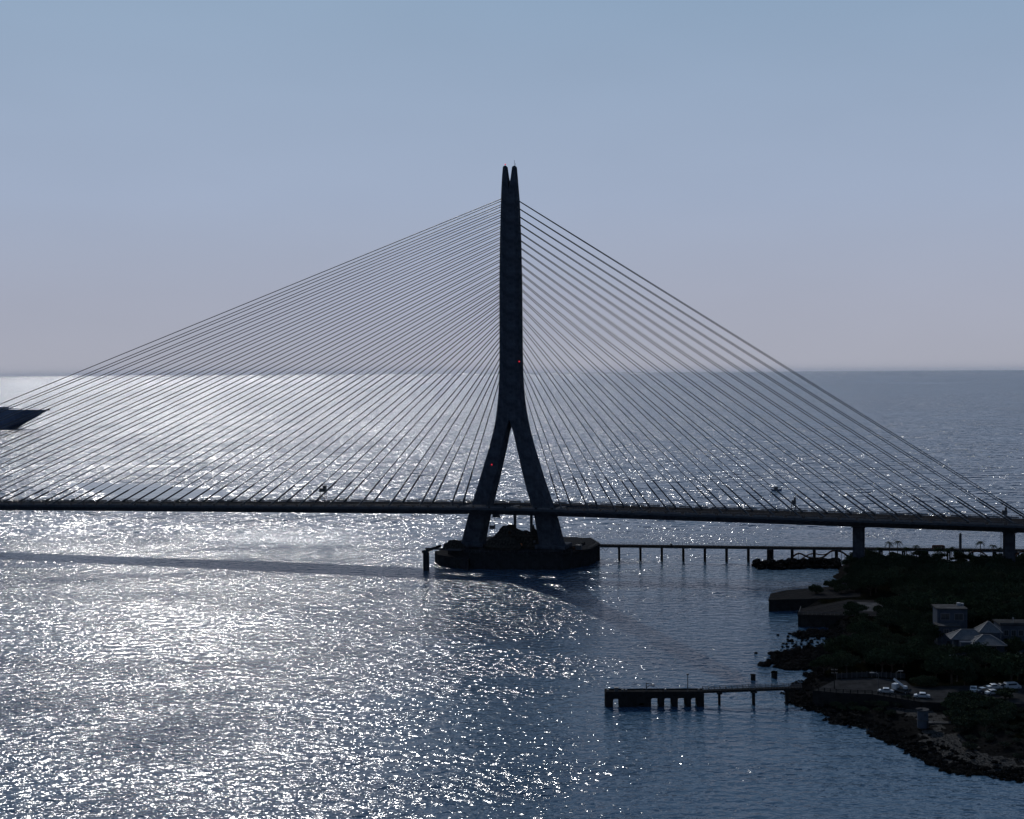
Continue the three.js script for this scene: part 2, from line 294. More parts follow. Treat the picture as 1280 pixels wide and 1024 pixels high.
{
  // mast: two halves that touch in the middle, part into legs below and into two tips above
  const rows = [[208, 629.4, 633.4, 641, 645.4, 2], [209.2, 628.6, 634.2, 640.4, 646.2, 3], [222, 627.6, 635.8, 639, 647.3, 4.4], [236, 626.9, 637.4, 637.6, 648.4, 5.6], [250, 626.4, 637.7, 637.7, 649.6, 6.4], [300, 625.2, 637.9, 637.9, 651.5, 7.4], [350, 624.6, 638.2, 638.2, 652.6, 8], [440, 624.7, 638.8, 638.8, 653.4, 8.6], [470, 624.4, 639, 639, 654.1, 8.8], [490, 623.6, 639.2, 639.2, 655.2, 9], [505, 622.3, 639.3, 639.3, 657, 9], [524, 620, 639.3, 639.5, 660, 9], [540, 616.8, 636.4, 643.1, 663.6, 9], [560, 611.6, 632.4, 647.5, 668.8, 9.2], [600, 599.6, 623.2, 656.6, 681.2, 9.6], [646, 585.2, 611.6, 669.5, 697, 10.4], [690, 574.2, 603, 677, 708.6, 11.4], [700, 571.5, 601, 679, 711.5, 11.6]];
  for (const side of [-1, 1]) {
    const rings = rows.map(([y, a, b, c, d, dp]) => {
      const [so, h] = TW(side < 0 ? a : d, y), si = TW(side < 0 ? b : c, y)[0], cut = dp * .12, outer = so - side * dp * .5 * .2, merged = Math.abs(b - c) < .3, inner = merged ? si : si + side * dp * .5 * .12;
      const k = merged ? .01 : cut * .6, S = side;
      return [[inner, -dp / 2 + k], [inner + S * k, -dp / 2], [outer - S * cut, -dp / 2], [outer, -dp / 2 + cut], [outer, dp / 2 - cut], [outer - S * cut, dp / 2], [inner + S * k, dp / 2], [inner, dp / 2 - k]].map(([s, n]) => V(s, h, n));
    });
    const f = [];
    for (let i = 0; i + 1 < rings.length; i++) for (let k = 0; k < 8; k++) { const q = [rings[i][k], rings[i][(k + 1) % 8], rings[i + 1][(k + 1) % 8], rings[i + 1][k]]; f.push(side > 0 ? q : q.reverse()); }
    const cap = rings[0], mid = cap.reduce((a, v) => a.add(v), V()).divideScalar(8).add(V(0, .5, 0));
    for (let k = 0; k < 8; k++) f.push(side > 0 ? [cap[(k + 1) % 8], cap[k], mid] : [cap[k], cap[(k + 1) % 8], mid]);
    const leg = mesh('mast_leg', join([toCreasedNormals(quads(f), .6)]), M.tower, bridge);
    // pour joints: thin recessed-looking bands standing 3 cm proud, one per lift
    const tip = mid.clone();
    if (side < 0) { const l = mesh('aviation_light', join([new THREE.SphereGeometry(.34, 10, 8).translate(tip.x, tip.y + .45, 0)]), M.lampRed, leg); l.userData.label = 'small red warning light on the mast tip'; }
    else mesh('antenna', join([bar(V(tip.x, tip.y - .1, 0), V(tip.x, tip.y + 2.6, 0), .09), bar(V(tip.x + .5, tip.y - .4, 0), V(tip.x + .5, tip.y + 1.1, 0), .07)]), M.steel, leg);
    const [ls, lh] = side < 0 ? TW(614.5, 581, 5.2) : TW(649, 452, 4.6);
    mesh('aviation_light', join([new THREE.SphereGeometry(.36, 10, 8).translate(ls, lh, side < 0 ? 5.0 : 4.5)]), M.lampRed, leg).userData.label = 'small red warning light on the mast face';
  }
  // stay cables
  const unit = new THREE.CylinderGeometry(1, 1, 1, 8, 1), leftY = [249, 256, 262.5, 269, 275.7, 282.7, 289.3, 296.3, 303, 309.7, 317, 324, 331.5, 339, 346, 353.8, 360.8, 368, 375.5, 383, 391, 400, 408.5, 419, 430, 443, 455];
  const rightY = [250.6, 260, 269.8, 279.4, 289.3, 298.7, 308, 318.6, 328.7, 338.8, 348.6, 358.5, 368.8, 380, 391.4, 402.4, 414.5, 428.5, 444, 458];
  const lay = (px, ys, anchor, r) => ys.forEach((y, i) => {
    for (const n of [-1, 1]) {
      const [s1, h1] = TW(px, y), s0 = anchor(i, ys.length), a = V(s0, deckH(s0) + .1, n * 9.5), b = V(s1, h1, n * 2.2), len = a.distanceTo(b), dir = b.clone().sub(a).normalize();
      const c = mesh('stay_cable', unit, M.cable, bridge);
      c.position.copy(a).lerp(b, .5); c.quaternion.setFromUnitVectors(V(0, 1, 0), dir); c.scale.set(r, len, r);
      const L = 17.5, sl = mesh('sleeve', unit, M.sleeve, c); sl.scale.set(2.05, L / len, 2.05); sl.position.y = -.5 + L / len / 2;
      const co = mesh('collar', unit, M.sleeve, c); co.scale.set(3, 2.6 / len, 3); co.position.y = -.5 + 1.3 / len;
    }
  });
  lay(629, leftY, (i, n) => -(30 + (462 - 30) * (n - 1 - i) / (n - 1)), .21);
  lay(647.5, rightY, (i, n) => { const k = n - 1 - i; return 27 + 13.9 * k - .128 * k * k; }, .165);
  // deck: two carriageways, parted round the mast, joined elsewhere
  const S0 = -560, S1 = 330, slot = (s) => 7.6 * (1 - smooth(Math.abs(s), 34, 58)) + .02;
  for (const side of [-1, 1]) {
    const prof = (s) => { const w = deckW(s), h = deckH(s), n0 = slot(s); return [[n0, h], [w, h], [w, h - 1], [w - 3.8, h - 3.5], [n0, h - 3.5]].map(([n, y]) => V(s, y, n * side)); }, f = [];
    const st = []; for (let s = S0; s <= S1; s += 6) st.push(prof(s));
    for (let i = 0; i + 1 < st.length; i++) for (let k = 0; k < 5; k++) { const q = [st[i][k], st[i + 1][k], st[i + 1][(k + 1) % 5], st[i][(k + 1) % 5]]; f.push(side > 0 ? q.reverse() : q); }
    const d = mesh('deck', join([quads(f)]), M.deckSide, bridge);
    const road = []; for (let s = S0; s < S1; s += 6) { const A = (t, n) => V(t, deckH(t) + .006, n * side); road.push(side > 0 ? [A(s, slot(s) + .3), A(s, deckW(s) - .7), A(s + 6, deckW(s + 6) - .7), A(s + 6, slot(s + 6) + .3)].reverse() : [A(s, slot(s) + .3), A(s, deckW(s) - .7), A(s + 6, deckW(s + 6) - .7), A(s + 6, slot(s + 6) + .3)]); }
    mesh('roadway', join([quads(road)]), M.asphalt, d);
    const pg = boxUV(new RoundedBoxGeometry(6.6, .62, .14, 1, .04)), posts = [], rails = [];
    for (let s = S0 + 4; s < S1 - 4; s += 8) {
      const w = deckW(s) - .2, h = deckH(s), sl = Math.atan2(deckH(s + 3) - deckH(s - 3), 6);
      const p = mesh('parapet_panel', pg, M.panel, d); p.position.set(s, h + .42, w * side); p.rotation.z = sl; p.rotation.y = -side * Math.atan2(deckW(s + 3) - deckW(s - 3), 6);
      for (const t of [-4, -2, 0, 2]) { const u = s + t; posts.push(box(.12, 1.35, .12, u, deckH(u) - .02, (deckW(u) - .2) * side)); }
      rails.push(bar(V(s - 4, deckH(s - 4) + 1.36, (deckW(s - 4) - .2) * side), V(s + 4, deckH(s + 4) + 1.36, (deckW(s + 4) - .2) * side), .07, 5));
      rails.push(bar(V(s - 4, deckH(s - 4) + 1.02, (deckW(s - 4) - .2) * side), V(s + 4, deckH(s + 4) + 1.02, (deckW(s + 4) - .2) * side), .05, 5));
    }
    mesh('railing', posts.concat(rails), M.steel, d);
    // cross ribs under the edge overhang
    const ribs = []; for (let s = S0 + 4; s < S1; s += 8) { const w = deckW(s), h = deckH(s); ribs.push(box(.3, 1.2, .12, s, h - 1.12, (w + .05) * side)); }
    mesh('edge_rib', ribs, M.deckSide, d);
  }
  for (const s of [-24, 0, 24]) mesh('cross_beam', [box(3, 3, 15.4, s, deckH(s) - 3.45, 0)], M.deckSide, bridge);
  // piers on the shore side
  for (const px of [1073.5, 1261.5]) {
    const [s] = TW(px, 680), w = px < 1100 ? 5.3 : 5.1, sh = new THREE.Shape(); const a = w / 2, b = 3.2, c = .7;
    sh.moveTo(-a + c, -b); sh.lineTo(a - c, -b); sh.lineTo(a, -b + c); sh.lineTo(a, b - c); sh.lineTo(a - c, b); sh.lineTo(-a + c, b); sh.lineTo(-a, b - c); sh.lineTo(-a, -b + c);
    const p = mesh('pier', [new THREE.ExtrudeGeometry(sh, { depth: deckH(s) - 3.4 + 2, bevelEnabled: false }).rotateX(-Math.PI / 2).translate(s, -2, 0)], M.tower, bridge);
    mesh('pier_head', [rbox(w + 1.2, 1.2, 9, s, deckH(s) - 4.75, 0, .2)], M.tower, p);
    if (px > 1200) mesh('ladder', [-.3, .3].map((t) => bar(V(s - 3.6 + t, 4, 3), V(s - 3.6 + t, deckH(s) - 3.6, 3), .06, 5)).concat(Array.from({ length: 34 }, (_, i) => bar(V(s - 3.9, 4.5 + i * .6, 3), V(s - 3.3, 4.5 + i * .6, 3), .04, 4)), [box(1, .6, .6, s - 3.6, 15, 3)]), M.steel, p);
  }
  // footing in the water
  const inv = (x, y, h) => { const p = P(x, y, h).sub(BASE); return [p.dot(UDIR), p.dot(NDIR)]; };
  const oct = [[560, 706], [588, 711.5], [704, 712.5], [737, 707], [750, 700], [738, 692], [612, 690], [566, 697]].map(([x, y]) => inv(x, y, 0));
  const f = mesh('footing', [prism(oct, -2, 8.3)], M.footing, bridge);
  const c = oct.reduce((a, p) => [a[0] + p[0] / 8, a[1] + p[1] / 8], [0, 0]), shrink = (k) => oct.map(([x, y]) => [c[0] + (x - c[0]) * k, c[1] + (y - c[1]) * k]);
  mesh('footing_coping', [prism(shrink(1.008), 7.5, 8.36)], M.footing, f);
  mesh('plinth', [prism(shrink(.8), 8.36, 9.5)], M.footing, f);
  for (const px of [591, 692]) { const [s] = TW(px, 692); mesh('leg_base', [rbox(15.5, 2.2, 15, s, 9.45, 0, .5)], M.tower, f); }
  // lower dock at the end and the fender frame beside it
  const dock = [[543.5, 702], [548, 706.5], [585, 713], [590, 704], [560, 697]].map(([x, y]) => inv(x, y, 0));
  mesh('dock', [prism(dock, -2, 5.2)], M.footing, f);
  const [fs, fn] = inv(532.8, 713, 0);
  mesh('fender_pile', [rbox(2.5, 11.6, 2.5, fs, -2, fn, .35)], M.footing, f);
  const [ds, dn] = inv(549, 707, 0);
  mesh('fender_arm', [bar(V(fs - 1.6, 9, fn), V(ds, 9.6, dn - 2), .75, 8), box(9.5, .5, 2.6, (fs + ds) / 2 + 1, 9.2, (fn + dn) / 2 - .4)], M.footing, f);
  // railing round the footing
  const fr = []; for (let i = 0; i < 8; i++) { const [a, b] = [oct[i], oct[(i + 1) % 8]], L = Math.hypot(b[0] - a[0], b[1] - a[1]), n = Math.round(L / 2.2); for (let k = 0; k < n; k++) { const t = k / n, x = c[0] + (lerp(a[0], b[0], t) - c[0]) * .985, y = c[1] + (lerp(a[1], b[1], t) - c[1]) * .985; fr.push(box(.08, 1.15, .08, x, 8.34, y)); } for (const h of [.6, 1.1]) fr.push(bar(V(c[0] + (a[0] - c[0]) * .985, 8.36 + h, c[1] + (a[1] - c[1]) * .985), V(c[0] + (b[0] - c[0]) * .985, 8.36 + h, c[1] + (b[1] - c[1]) * .985), .04, 4)); }
  mesh('footing_railing', fr, M.steel, f);
}
// frames standing on the deck
function deckFrame(px, n, label, w, h, wide) {
  const [s] = TW(px, 630, n), g = thing('inspection_frame', label, 'frame', onBridge(s, deckH(s) + .006, n), -THETA);
  for (const a of [-1, 1]) for (const b of [-1, 1]) mesh('post', [bar(V(a * w / 2, 0, b * .9), V(a * w / 2, h, b * .9), .13, 6)], M.steel, g);
  mesh('brace', [bar(V(-w / 2, h * .45, .9), V(w / 2, h * .7, .9), .08, 5), bar(V(w / 2, h * .45, .9), V(-w / 2, h * .7, .9), .08, 5), box(w, .12, .12, 0, h * .42, .9), box(w, .12, .12, 0, h * .42, -.9)], M.steel, g);
  mesh('cabin', [rbox(w + wide, 1.9, 2.4, .15, h - .2, 0, .1), rbox(w * .5, 1.4, 1.6, w * .35, h + 1.6, 0, .1)], M.steel, g);
  mesh('mast', [bar(V(w * .35, h + 2.9, 0), V(w * .35, h + 4.2, 0), .08, 5)], M.steel, g);
  return g;
}
deckFrame(403.5, -3, 'four-legged steel frame with dark cabin on deck beside the main-span cables', 3.2, 6.4, 0);
deckFrame(992, 3, 'narrow steel frame with dark head on deck between mast and first shore pier', 1.7, 5.4, .2);
deckFrame(1255.5, 2, 'stubby steel frame on deck above the pier with a ladder', 1.9, 3.6, .4);

// ---------------------------------------------------------------- things on the footing
const inB = (px, py, h) => { const p = P(px, py, h); return p; };
{
  const lump = (rx, ry, rz, s) => { const g = mergeVertices(new THREE.IcosahedronGeometry(1, 5).deleteAttribute('uv').deleteAttribute('normal')), p = g.attributes.position; for (let i = 0; i < p.count; i++) { const v = V().fromBufferAttribute(p, i), k = .6 + .8 * fbm(v.x * 3.4 + s, v.y * 3.4 + v.z * 2.7, 90 + s, 4); p.setXYZ(i, v.x * rx * k, Math.max(-.05, v.y * ry * k + ry * .15), v.z * rz * k); } g.computeVertexNormals(); return g; };
  // excavator
  const excavator = (at, turn, label, s) => {
    const g = thing('excavator', label, 'excavator', at, turn); g.scale.setScalar(s);
    for (const z of [-1.2, 1.2]) mesh('track', [rbox(4, .9, .6, 0, 0, z, .4)], M.rubber, g);
    const b = mesh('body', [rbox(3.4, 1.3, 2.6, -.3, 1, 0, .2), rbox(1, 1, 2.3, -1.8, 1.2, 0, .25)], M.orange, g);
    mesh('cab', [rbox(1.4, 1.5, 1.1, .7, 2.2, .7, .12)], M.glass, b);
    mesh('boom', [bar(V(1, 1.8, -.2), V(3.4, 4.6, -.2), .28, 6), bar(V(3.3, 4.6, -.2), V(5.2, 3.1, -.2), .22, 6)], M.orange, g);
    mesh('bucket', [rbox(.9, .9, 1.1, 5.3, 2.2, -.2, .2)], M.steel, g);
    return g;
  };
  const scrap = (o, n, w, h, d) => { const l = []; for (let i = 0; i < n; i++) { const t = rr(-1, 1), x = t * w, top = h * (1 - t * t * .7) * rr(.55, 1.12), q = rnd(); if (q < .4) l.push(bar(V(x, top * .5, rr(-d, d)), V(x + rr(-2, 2), top + rr(0, 1.2), rr(-d, d)), rr(.1, .22), 5)); else l.push(box(rr(.6, 2), rr(.4, 1.4), rr(.6, 1.6), x, top - rr(.3, 1), rr(-d, d), rnd() * 3)); } mesh('debris', l.filter((_, i) => i % 2), M.steel, o); mesh('scrap_iron', l.filter((_, i) => !(i % 2)), M.rust, o); };
  const heap = (name, label, geo, at, n, w, h) => { const g = thing(name, label, 'heap', at, -THETA); mesh('mound', geo, M.tarp, g); scrap(g, n, w, h, 2.4); return g; };
  const H = 9.5;
  const at = (px, py, h = H) => P(px, py, h);
  heap('tarpaulin_heap', 'low tarpaulin-covered heap beside the seaward mast leg', [lump(9, 5.5, 3.6, 1)], at(628, 686), 22, 8, 5.5);
  heap('rubble_heap', 'tall dark rubble heap midway between the mast legs', [lump(8.5, 9.4, 3.4, 2), lump(5, 7.5, 3, 5).translate(5.5, 0, 1)], at(637, 684), 34, 9, 9.5);
  heap('rubble_heap', 'knobbly dark heap beside the shoreward mast leg', [lump(6, 7.4, 3.2, 3), lump(2.4, 9, 2.2, 4).translate(4.4, 0, 0)], at(658, 685), 26, 6, 8);
  excavator(at(647, 685.5), 2.7, 'orange excavator working between the mast legs', 1.15);
  excavator(at(626, 684), .5, 'orange excavator parked against the seaward mast leg', 1.3);
  for (const [px, l] of [[643.8, 'thick steel post under the deck above the heaps'], [664.2, 'thick steel post under the deck close to the shoreward mast leg']]) {
    const [s] = TW(px, 660, -4), p = onBridge(s, 0, -4), g = thing('steel_post', l, 'post', p.clone().setY(9.45));
    mesh('shaft', [bar(V(0, 0, 0), V(0, deckH(s) - 3.5 - 9.45, 0), .72, 12)], M.steel, g); mesh('base_plate', [rbox(2.4, .35, 2.4, 0, 0, 0, .05)], M.steel, g);
    mesh('bracket', [box(.4, 3, .3, 1, 4, 0), box(.3, .3, .3, .7, 6.4, 0)], M.steel, g);
  }
  {
    const [s] = TW(621, 650, 0), g = thing('hanging_platform', 'small work platform hanging below the deck between the mast legs', 'platform', onBridge(s, deckH(s) - 3.5, 0), -THETA);
    mesh('floor', [box(4.2, .35, 3, 0, -2.6, 0)], M.steel, g); mesh('cage', [box(2.6, 2, .2, -.4, -2.3, 1.4), box(2.6, 2, .2, -.4, -2.3, -1.4), box(.2, 2.4, 2.6, 1.2, -2.3, 0)], M.steel, g);
    for (const a of [-1.8, 1.8]) for (const b of [-1.3, 1.3]) mesh('hanger', [bar(V(a, 0, b), V(a, -2.5, b), .1, 5)], M.steel, g);
    mesh('lower_basket', [box(2.6, .3, 2, -2.4, -8.6, 0), box(2.4, 1.6, .15, -2.4, -8.3, 1), box(.3, 1.8, 1.8, -1.2, -8.3, 0), bar(V(-3.4, -7, 0), V(-3.4, -2.4, 0), .08, 4), bar(V(-1.4, -7, 0), V(-1.4, -2.4, 0), .08, 4)], M.steel, g);
  }
  const g = thing('covered_machine', 'dark tarpaulin-covered machine on the seaward end of the mast footing', 'machine', at(566, 688, 8.4), -THETA);
  mesh('cover', [lump(4.6, 3.4, 2.2, 7).translate(1.2, 1.2, 0), lump(2.2, 2.4, 1.8, 8).translate(-2.6, .8, 0)], M.tarp, g); mesh('skid', [box(9.5, 1.2, 3.4, 0, 0, 0)], M.steel, g); mesh('chute', [bar(V(-3, 2, 0), V(-5.4, .6, .6), .5, 6)], M.steel, g);
  const ge = thing('generator', 'boxy dark generator on the shoreward end of the mast footing', 'generator', at(723.5, 688, 8.4), -THETA);
  mesh('housing', [rbox(3, 2.4, 2, 0, .3, 0, .15)], M.steel, ge); mesh('skid', [box(3.4, .3, 2.2, 0, 0, 0)], M.rust, ge); mesh('exhaust', [bar(V(-.9, 2.6, 0), V(-.9, 3.5, 0), .14, 6), bar(V(.9, 2.7, 0), V(1.2, 3.1, 0), .3, 6)], M.steel, ge); mesh('fuel_tank', [rbox(1.4, 1.4, 1.6, -2.3, 0, 0, .3)], M.rust, ge);
  const fr = thing('gate_frame', 'thin tilted steel gate frame where the trestle meets the footing', 'gate', at(744, 683, 8.4), -THETA);
  mesh('post', [bar(V(-1.3, 0, 0), V(-1.3, 2.6, 0), .09, 5)], M.steel, fr); mesh('post', [bar(V(1.3, 0, 0), V(1.3, 2.2, 0), .09, 5)], M.steel, fr); mesh('lintel', [bar(V(-1.4, 2.6, 0), V(1.9, 2.1, 0), .1, 5)], M.steel, fr); mesh('lattice', [bar(V(-1.3, .3, 0), V(1.3, 2, 0), .05, 4), bar(V(1.3, .3, 0), V(-1.3, 2, 0), .05, 4)], M.steel, fr);
}
// ---------------------------------------------------------------- trestle behind the bridge
{
  const A = P(746, 681, 8).setY(0), B = P(1300, 687.5, 8).setY(0), L = A.distanceTo(B), u = B.clone().sub(A).normalize(), turn = -Math.atan2(u.z, u.x);
  const t = thing('trestle', 'long low service trestle on slim piles running from mast footing to shore', 'trestle', A, turn);
  mesh('deck', [box(L, .55, 5, L / 2, 7.45, 0)], M.oldConcrete, t);
  mesh('edge_beam', [box(L, .8, .4, L / 2, 6.9, 2.3), box(L, .8, .4, L / 2, 6.9, -2.3)], M.steel, t);
  const posts = [], n = Math.floor(L / 1.9);
  for (let i = 0; i <= n; i++) for (const z of [-2.35, 2.35]) posts.push(box(.09, 1.25, .09, i * 1.9 + .05, 8, z));
  for (const z of [-2.35, 2.35]) for (const h of [8.65, 9.2]) posts.push(box(L, .05, .05, L / 2, h, z));
  mesh('railing', posts, M.paleSteel, t);
  const pile = new THREE.CylinderGeometry(.42, .42, 9.2, 10), pg = boxUV(pile.translate(0, 2.4, 0)), cap = boxUV(box(1.1, .6, 5, 0, 6.3, 0));
  for (let s = 11.2, i = 0; s < L - 4; s += 10.9, i++) for (const z of i === 7 ? [-1.6, 0, 1.6] : [-1.6, 1.6]) {
    const p = mesh('pile', pg, M.oldConcrete, t); p.position.set(s + (z > 0 ? .55 : 0) + (i === 7 ? z * .4 : 0), 0, z); if (i === 7) p.scale.set(1.7, 1, 1.7);
    if (z < 0) mesh('pile_cap', cap, M.oldConcrete, p).position.set(.25, 0, 1.6);
  }
  // clutter along the walkway
  mesh('hose', [tube([V(.6, 7.3, 2.6), V(2, 5.6, 2.7), V(3.4, 6.6, 2.7), V(4.6, 5.2, 2.7), V(6.5, 7.2, 2.6)], .1, 30, 5)], M.rubber, t);
  const mm = (s, w, h, l, m) => tag(mesh('site_box', [rbox(w, h, 1.6, 0, 0, 0, .1), box(w * .8, .15, 1.7, 0, h, 0)], m), l, 'box').position.copy(A.clone().addScaledVector(u, s).setY(8.004));
  mm(170, 6, 1.6, 'long rusty site box on the trestle near the second pier', M.rust); mm(131, 3, 1.4, 'dark site box on the trestle just past the first pier', M.steel); mm(38, 1.2, .9, 'tiny site box on the trestle near the mast footing', M.steel);
}
{
  const p = thing('survey_column', 'tall stout dark column standing among trees between the two piers', 'column', P(1200.5, 699, 4).setY(3));
  mesh('shaft', [bar(V(0, 0, 0), V(0, 13.2, 0), .72, 12, .66)], M.steel, p); mesh('head', [bar(V(0, 13.2, 0), V(0, 13.9, 0), .35, 8), rbox(1.6, .25, 1.6, 0, 13.05, 0, .05)], M.steel, p);
}
// ---------------------------------------------------------------- loose rock
const rockGeo = [1, 2, 3].map((s) => { const g = mergeVertices(new THREE.IcosahedronGeometry(1, 1).deleteAttribute('uv').deleteAttribute('normal')), p = g.attributes.position; for (let i = 0; i < p.count; i++) { const v = V().fromBufferAttribute(p, i).multiplyScalar(.72 + .5 * hash(i, s, 7)); p.setXYZ(i, v.x, v.y * .72, v.z); } return boxUV(g.toNonIndexed()); });
function rocks(name, label, spots, variant, mat) {
  const im = new THREE.InstancedMesh(rockGeo[variant], mat, spots.length), m = new THREE.Matrix4(), q = new THREE.Quaternion(), col = new THREE.Color();
  spots.forEach(([x, y, z, r], i) => { q.setFromEuler(new THREE.Euler(rr(-.5, .5), rr(0, 6.3), rr(-.5, .5))); im.setMatrixAt(i, m.compose(V(x, y, z), q, V(r * rr(.8, 1.35), r * rr(.7, 1.1), r * rr(.8, 1.35)))); const k = rr(.65, 1.25); im.setColorAt(i, col.setRGB(k, k, k)); });
  im.name = numbered(name); im.castShadow = im.receiveShadow = true; tag(im, label, 'rocks', null, 'stuff'); scene.add(im);
}
function inPx(poly, n, r0, r1, h = 0) {   // spots spread over a patch outlined in the photograph, on the level h
  const w = poly.map(([x, y]) => { const p = P(x, y, h); return [p.x, p.z]; }), xs = w.map((p) => p[0]), zs = w.map((p) => p[1]), out = [];
  const hit = (x, z) => { let c = false; for (let i = 0, j = w.length - 1; i < w.length; j = i++) if ((w[i][1] > z) !== (w[j][1] > z) && x < (w[j][0] - w[i][0]) * (z - w[i][1]) / (w[j][1] - w[i][1]) + w[i][0]) c = !c; return c; };
  for (let k = 0; out.length < n && k < n * 40; k++) { const x = rr(Math.min(...xs), Math.max(...xs)), z = rr(Math.min(...zs), Math.max(...zs)); if (!hit(x, z)) continue; const r = rr(r0, r1) * (rnd() < .15 ? 1.5 : 1); out.push([x, h, z, r]); }
  return out;
}
rocks('breakwater_rocks', 'dark boulder breakwater lying in front of the trestle piles', [...inPx([[943, 708], [958, 705], [1048, 704], [1050, 711], [950, 712]], 260, .9, 1.7).map(([x, y, z, r]) => [x, rr(0, 1.3), z, r]), ...inPx([[943, 709], [1048, 706], [1048, 709], [948, 711]], 140, .8, 1.5).map(([x, y, z, r]) => [x, rr(1.6, 2.9), z, r])], 0, M.rock);
rocks('reef_rocks', 'dark low reef rocks off the corner sea wall', [...inPx([[988, 793], [1000, 789], [1048, 788], [1048, 799], [1020, 796], [1000, 799]], 190, .35, 1), ...inPx([[950, 832], [968, 824], [963, 817], [985, 815], [1008, 812], [1042, 806], [1040, 828], [1020, 838], [985, 838]], 620, .35, 1.15), ...inPx([[965, 820], [985, 795], [1040, 799], [1030, 815], [990, 818]], 130, .25, .7)].map(([x, y, z, r]) => [x, rr(-.15, .35), z, r]), 1, M.rock);
{
  const spots = [];
  for (let i = 5; i < shorePx.length - 1; i++) { const [ax, ay] = shorePx[i], [bx, by] = shorePx[i + 1], a = P(ax, ay), b = P(bx, by), L = a.distanceTo(b), n = Math.ceil(L * (i > 10 ? 9 : 7)); for (let k = 0; k < n; k++) { const t = rnd(), x = lerp(a.x, b.x, t) + rr(-2.5, 7) * (rnd() < .5 ? .5 : 1.2), z = lerp(a.z, b.z, t) + rr(-6, 2.2), h = landHeight(x, z); if (h < -.4) continue; spots.push([x, h + rr(-.1, .2), z, rr(.25, .85)]); } }
  for (let k = 0; k < 2600; k++) { const x = rr(70, 190), z = rr(-425, -325), d = shoreDist(x, z); if (d < 0 || d > 22 || rnd() < d / 26) continue; spots.push([x, landHeight(x, z) + .02, z, rr(.14, .5)]); }
  rocks('shore_rocks', 'dark broken rocks strewn along the near shoreline', spots, 2, M.rock);
  const peb = []; for (let k = 0; k < 9000; k++) { const x = rr(95, 190), z = rr(-380, -318), d = shoreDist(x, z), [px] = pxOf(x, z); if (px < 1165 || d < .8 || d > 13) continue; peb.push([x, landHeight(x, z) + .03, z, rr(.08, .26)]); }
  rocks('beach_stones', 'pale grey stones on the beach at the water edge', peb, 0, M.pebble);
}
for (const [px, py, s, l] of [[941.5, 850, 1, 'square concrete mooring block alone in the water off the reef'], [968, 847.5, 1.35, 'weed-topped concrete mooring block in the water off the reef']]) {
  const p = P(px, py), g = thing('mooring_block', l, 'mooring block', [p.x, -1, p.z], rr(0, .5));
  mesh('block', [rbox(.95 * s + .2, 2.6, .95 * s + .2, 0, 0, 0, .12)], M.oldConcrete, g); mesh('cap', [rbox(1.15 * s + .2, .3, 1.15 * s + .2, 0, 2.5, 0, .08)], M.oldConcrete, g);
  if (s > 1) mesh('weed', [new THREE.IcosahedronGeometry(.75, 2).scale(1.4, .5, 1.2).translate(0, 2.9, 0)], M.soil, g);
}
for (const [px, py, r, l] of [[972.5, 794.5, .55, 'lone round rock awash beyond the upper reef'], [945, 817, .6, 'lone flat rock awash left in the open water'], [1014, 845.5, 1, 'square dark rock at the jetty side of the reef']]) tag(mesh('awash_rock', rockGeo[1], M.rock), l, 'rock').position.copy(P(px, py).setY(.1)), scene.children.at(-1).scale.setScalar(r);

// ---------------------------------------------------------------- sea walls
function seaWall(label, poly, top, rails, slab) {
  const w = poly.map(([x, y]) => { const p = P(x, y, 0); return [p.x, p.z]; }), c = w.reduce((a, p) => [a[0] + p[0] / w.length, a[1] + p[1] / w.length], [0, 0]), loc = w.map(([x, z]) => [x - c[0], z - c[1]]);
  const g = thing('sea_wall', label, 'sea wall', [c[0], 0, c[1]]);
  mesh('wall', [prism(loc, -1.5, top - .45)], M.oldConcrete, g);
  mesh('coping', [prism(loc.map(([x, z]) => [x * 1.012, z * 1.012]), top - .45, top)], M.oldConcrete, g);
  if (slab) mesh('paving', [prism(slab.map(([x, y]) => { const p = P(x, y, top); return [p.x - c[0], p.z - c[1]]; }), top + .004, top + .06)], M.paving, g);
  const r = [];
  for (const [i, j] of rails) { const a = loc[i], b = loc[j], L = Math.hypot(b[0] - a[0], b[1] - a[1]), n = Math.round(L / 1.7); for (let k = 0; k <= n; k++) r.push(box(.14, 1.1, .14, lerp(a[0], b[0], k / n) * .98, top, lerp(a[1], b[1], k / n) * .98)); r.push(bar(V(a[0] * .98, top + 1, a[1] * .98), V(b[0] * .98, top + 1, b[1] * .98), .08, 5), bar(V(a[0] * .98, top + .6, a[1] * .98), V(b[0] * .98, top + .6, b[1] * .98), .06, 5)); }
  if (r.length) mesh('railing', r, M.steel, g);
  return g;
}
seaWall('dark concrete sea wall with railed walkway jutting from the trees below the trestle', [[961, 764.5], [1040, 762], [1075, 760], [1075, 744], [985, 751.5], [964, 756]], 4.7, [[5, 4], [4, 3]], null);
seaWall('dark concrete corner sea wall with pale paved top beside the reef', [[997.5, 783.5], [1118, 786], [1122, 766], [1060, 764], [1000, 776]], 4.6, [[0, 1], [0, 4]], [[1059.5, 764], [1071, 753], [1117, 754.5], [1114, 765]]);

